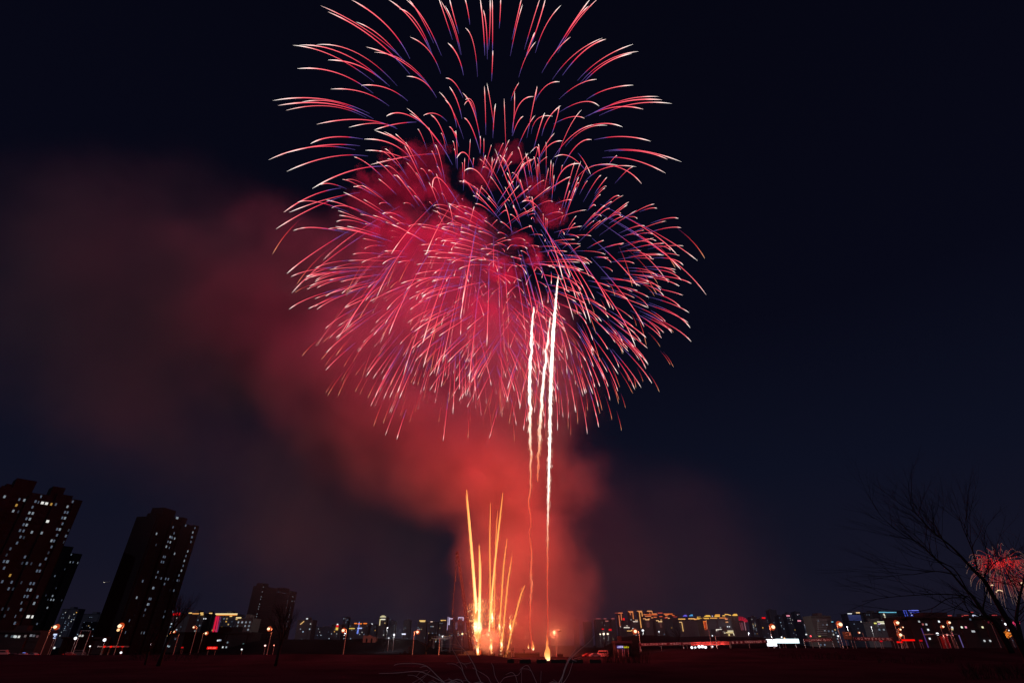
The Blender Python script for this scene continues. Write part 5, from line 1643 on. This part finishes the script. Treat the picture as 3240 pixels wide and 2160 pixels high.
# low buildings near the field
building('low dark hall with small lit windows behind the glowing red sign bar', 540, 800, 2003, 400, 3, nwin=0, depth=14,
         wins=[(689, 2025, WHT, 1), (694, 2024, (200, 210, 220), 1), (698, 2024, (150, 165, 185), .8), (720, 2031, (120, 135, 150), .8), (705, 2046, WHT, .9), (716, 2046, (170, 180, 190), .9), (530, 2042, (170, 190, 200), .9), (535, 2044, (150, 165, 180), .8), (555, 2020, (90, 100, 120), .6), (770, 2036, (90, 120, 120), .6)], name='low_hall')
building('low podium hall with a row of pale windows below the left edge tower', -30, 130, 2000, 275, 3, nwin=0, depth=10,
         wins=[(20, 2010, (90, 100, 110), .6), (38, 2012, (90, 100, 110), .7), (46, 2012, (190, 200, 200), 1), (50, 2013, (200, 205, 205), 1), (60, 2013, (215, 215, 210), 1), (80, 2011, (120, 110, 110), .7), (98, 2009, (140, 140, 150), .7), (107, 2010, (110, 110, 120), .6), (118, 2012, (100, 70, 75), .6)], name='low_hall')
building('low dark shed behind the portal frame', 200, 330, 2020, 330, 3, nwin=0, depth=10, wins=[(252, 2010, (225, 225, 215), .9), (261, 2010, (205, 205, 200), .8), (172, 2048, WHT, 1)], name='low_hall')
building('low dark kiosk carrying the violet and yellow shop signs', 1946, 1996, 2034, 244, 3, nwin=0, depth=6, name='low_hall')
building('low dark shed in the red smoke behind the longest mortar rack', 1632, 1700, 2056, 262, 3, nwin=0, depth=8, name='low_hall')

# brick ruin on the bank: roofless walls with openings
p0, p1 = P(1150, 2010, 352), P(1190, 2010, 352)
g = ground_z(p0.x, 352)
root = empty('ruined_house', Vector(((p0.x + p1.x) / 2, 354, g)), 'small pale roofless house ruin on the bank right of a street lamp', 'ruin')
W = p1.x - p0.x
mm = Matrix.Translation((p0.x, 352, g - 0.5))
m = MB()
for (x0, x1, z0, z1) in ((0, .22, 0, 4.2), (.22, .36, 2.6, 4.0), (.22, .36, 0, 0.002 + 0.6), (.36, .62, 0, 4.4), (.62, .76, 2.7, 3.9), (.76, 1.0, 0, 3.4)):
    m.box(x0 * W, x1 * W - 0.003, 0, 0.35, z0, z1, mm)
m.box(0, 0.35, 0.353, 5, 0, 3.9, mm)
m.box(W - 0.35, W, 0.353, 5, 0, 3.2, mm)
m.build('wall', surf('ruin_brick', (0.30, 0.17, 0.13), 0.9, var=0.3, scale=0.5), root)

# footbridge far behind the field
p0, p1 = P(1366, 2017, 420), P(1432, 2017, 420)
root = empty('footbridge', Vector(((p0.x + p1.x) / 2, 420, 0)), 'pale railed footbridge behind the dark bank left of the crane', 'bridge')
MB().box(p0.x, p1.x, 419, 422, p0.z - 0.7, p0.z).build('deck', CONC, root)
m = MB()
n = 14
for i in range(n + 1):
    x = lerp(p0.x, p1.x, i / n)
    m.box(x - 0.06, x + 0.06, 419.0, 419.12, p0.z + 0.003, p0.z + 1.1)
m.box(p0.x, p1.x, 418.9, 418.996, p0.z + 1.0, p0.z + 1.15)
m.build('railing', METAL, root)
for k in (0.1, 0.5, 0.9):
    x = lerp(p0.x, p1.x, k)
    MB().box(x - 0.5, x + 0.5, 419.8, 421.2, -0.5, p0.z - 0.703).build('pier', CONC, root)
lamp('white_light', ((p0.x + p1.x) / 2, 415, p0.z + 3), (0.9, 0.7, 0.75), 900, 0.4, root)


def lit_shrub(label, px, py, Y, w_, h_, col, n, seed):
    """A shrub hung with small bulbs."""
    rg = random.Random(seed)
    c = P(px, py, Y)
    g = ground_z(c.x, Y)
    root = empty('lit_shrub', Vector((c.x, Y, g)), label, 'shrub', 'shrubs hung with coloured bulbs')
    m = MB()
    m.tube([(c.x, Y, g - 0.2), (c.x, Y, c.z)], 0.12, 6)
    for k in range(7):
        a = k * 0.9
        grow(m, Vector((c.x, Y, max(g, c.z - h_ * 0.7))), Vector((math.cos(a) * 0.6, math.sin(a) * 0.6, 0.8)).normalized(), h_ * 0.6, 0.07, 2, rg, 0.7, 0.0)
    m.build('branches', BARK, root)
    m = MB()
    for _ in range(n):
        v = Vector((rg.gauss(0, 0.42), rg.gauss(0, 0.42), rg.gauss(0, 0.4)))
        m.ball(c + Vector((v.x * w_, v.y * w_ * 0.6, v.z * h_)), 0.16, 0.16, 0.16, 6, 4)
    tag(m.build('bulbs', emit(col, 1.0), root), kind='stuff')


lit_shrub('shrub glowing with orange bulbs under the big right tree', 3189, 2006, 240, 1.5, 1.4, (255, 140, 50), 90, 1)
lit_shrub('shrub glowing with pink bulbs right of the big right tree', 3213, 1969, 300, 2.0, 1.2, (235, 60, 110), 80, 2)

# far aircraft -------------------------------------------------------------------------
c = P(336, 1841, 1500)
root = empty('aircraft', c, 'tiny lit aircraft in the sky between the two left towers', 'aircraft')
MB().tube([c + Vector((-9, 0, 0)), c + Vector((-7, 0, 0.2)), c + Vector((6, 0, 0.2)), c + Vector((10, 0, 0.9))], [0.3, 1.2, 1.2, 0.3], 8).build('fuselage', METAL, root)
MB().box(-1.5, 1.5, -9, 9, -0.15, 0.15, Matrix.Translation(c)).build('wing', METAL, root)
MB().box(8, 9.5, -0.15, 0.15, 0.9, 3.5, Matrix.Translation(c)).build('tail_fin', METAL, root)
MB().ball(c + Vector((-4, -2, 0)), 1.9, 0.8, 0.6, 8, 5).build('landing_light', emit((255, 245, 225), 1.2), root)

# ------------------------------------------------------------------ smoke


def smoke_mat(name, dens, scale, amp, soft, thr, col=(0.9, 0.9, 0.9), aniso=0.0, detail=4.0):
    m = bpy.data.materials.new(name)
    m.use_nodes = True
    n = m.node_tree
    n.nodes.clear()
    L = n.links.new
    o = n.nodes.new('ShaderNodeOutputMaterial')
    v = n.nodes.new('ShaderNodeVolumePrincipled')
    v.inputs['Color'].default_value = (*col, 1)
    v.inputs['Anisotropy'].default_value = aniso
    t = n.nodes.new('ShaderNodeTexCoord')
    ln = n.nodes.new('ShaderNodeVectorMath')
    ln.operation = 'LENGTH'
    L(t.outputs['Object'], ln.inputs[0])
    fall = n.nodes.new('ShaderNodeMapRange')
    fall.inputs['From Min'].default_value = 0.96
    fall.inputs['From Max'].default_value = 0.0
    L(ln.outputs['Value'], fall.inputs['Value'])
    g = n.nodes.new('ShaderNodeNewGeometry')
    nz = n.nodes.new('ShaderNodeTexNoise')
    nz.inputs['Scale'].default_value = 1.0 / scale
    nz.inputs['Detail'].default_value = detail
    nz.inputs['Roughness'].default_value = 0.55
    L(g.outputs['Position'], nz.inputs['Vector'])
    sub = n.nodes.new('ShaderNodeMath')
    sub.operation = 'MULTIPLY_ADD'
    sub.inputs[1].default_value = amp
    sub.inputs[2].default_value = -0.5 * amp - thr
    L(nz.outputs['Fac'], sub.inputs[0])
    ad = n.nodes.new('ShaderNodeMath')
    ad.operation = 'ADD'
    L(sub.outputs[0], ad.inputs[0])
    L(fall.outputs[0], ad.inputs[1])
    sm = n.nodes.new('ShaderNodeMapRange')
    sm.interpolation_type = 'SMOOTHSTEP'
    sm.inputs['From Min'].default_value = 0.0
    sm.inputs['From Max'].default_value = soft
    sm.inputs['To Max'].default_value = dens
    L(ad.outputs[0], sm.inputs['Value'])
    # nothing reaches the hull
    ed = n.nodes.new('ShaderNodeMapRange')
    ed.inputs['From Min'].default_value = 0.95
    ed.inputs['From Max'].default_value = 0.7
    L(ln.outputs['Value'], ed.inputs['Value'])
    mu = n.nodes.new('ShaderNodeMath')
    mu.operation = 'MULTIPLY'
    L(sm.outputs[0], mu.inputs[0])
    L(ed.outputs[0], mu.inputs[1])
    L(mu.outputs[0], v.inputs['Density'])
    L(v.outputs[0], o.inputs['Volume'])
    return m


import bmesh
_bm = bmesh.new()
bmesh.ops.create_icosphere(_bm, subdivisions=3, radius=1.0)
SPH = bpy.data.meshes.new('smoke_hull')
_bm.to_mesh(SPH)
_bm.free()


def smoke(name, mat, px, py, Y, rx, ry, rz, rot=(0, 0, 0)):
    me = SPH.copy()
    me.materials.append(mat)
    o = bpy.data.objects.new(name, me)
    COL.objects.link(o)
    o.location = P(px, py, Y)
    o.scale = (rx, ry, rz)
    o.rotation_euler = rot
    tag(o, kind='stuff')
    return o


SM_LAUNCH = smoke_mat('launch_smoke', 0.070, 24, 1.0, 0.9, 0.08, detail=5)
SM_FOOT = smoke_mat('foot_smoke', 0.40, 5, 1.2, 0.6, 0.12, detail=5)
SM_DRIFT = smoke_mat('drift_smoke', 0.040, 55, 1.25, 0.9, 0.12, detail=6)
SM_HAZE = smoke_mat('thin_smoke', 0.0095, 80, 1.3, 1.1, 0.05, detail=5)
SM_FAINT = smoke_mat('faint_smoke', 0.0055, 80, 1.2, 1.2, 0.05, detail=5)
SM_PUFF = smoke_mat('puff_smoke', 0.065, 15, 2.2, 0.40, 0.44, col=(0.85, 0.32, 0.55), detail=6)
# column over the firing site
smoke('launch_smoke', SM_LAUNCH, 1650, 1800, 254, 44, 24, 78)
smoke('launch_smoke', SM_LAUNCH, 1690, 2000, 248, 30, 16, 18)
smoke('launch_smoke', SM_FOOT, 1538, 2026, 225, 7.5, 4, 6)
smoke('launch_smoke', SM_LAUNCH, 1610, 1500, 258, 62, 34, 50)
smoke('drifting_smoke', SM_FAINT, 1760, 1740, 275, 75, 40, 100)
# the bent plume blown to the left
smoke('drifting_smoke', SM_DRIFT, 1380, 1390, 262, 100, 50, 58, (0, R(20), 0))
smoke('drifting_smoke', SM_DRIFT, 1100, 1200, 264, 115, 55, 78, (0, R(30), 0))
smoke('drifting_smoke', SM_DRIFT, 830, 960, 268, 130, 60, 95, (0, R(35), 0))
smoke('drifting_smoke', SM_DRIFT, 1250, 940, 262, 100, 55, 95)
smoke('drifting_smoke', SM_DRIFT, 1600, 1200, 262, 70, 40, 85)
smoke('drifting_smoke', SM_HAZE, 380, 900, 285, 210, 90, 150, (0, R(25), 0))
smoke('drifting_smoke', SM_HAZE, 700, 1250, 290, 170, 80, 110, (0, R(25), 0))
smoke('drifting_smoke', SM_HAZE, 1080, 1600, 330, 160, 80, 100, (0, R(25), 0))
smoke('drifting_smoke', SM_FAINT, 1980, 1780, 330, 140, 60, 90)
# crimson puffs inside the burst
for (x, y, r_) in ((1340, 520, 26), (1260, 590, 34), (1400, 620, 28), (1180, 640, 26), (1525, 545, 20), (1610, 500, 15), (1640, 470, 12), (1690, 605, 17), (1738, 672, 16), (1480, 700, 20), (1350, 760, 32), (1590, 880, 18), (1690, 830, 15), (1540, 980, 15), (1230, 760, 30), (1640, 760, 11)):
    smoke('burst_smoke', SM_PUFF, x, y, 242, r_ * 1.3, r_, r_)
smoke('burst_smoke', SM_HAZE, 3172, 1800, 915, 48, 26, 36)
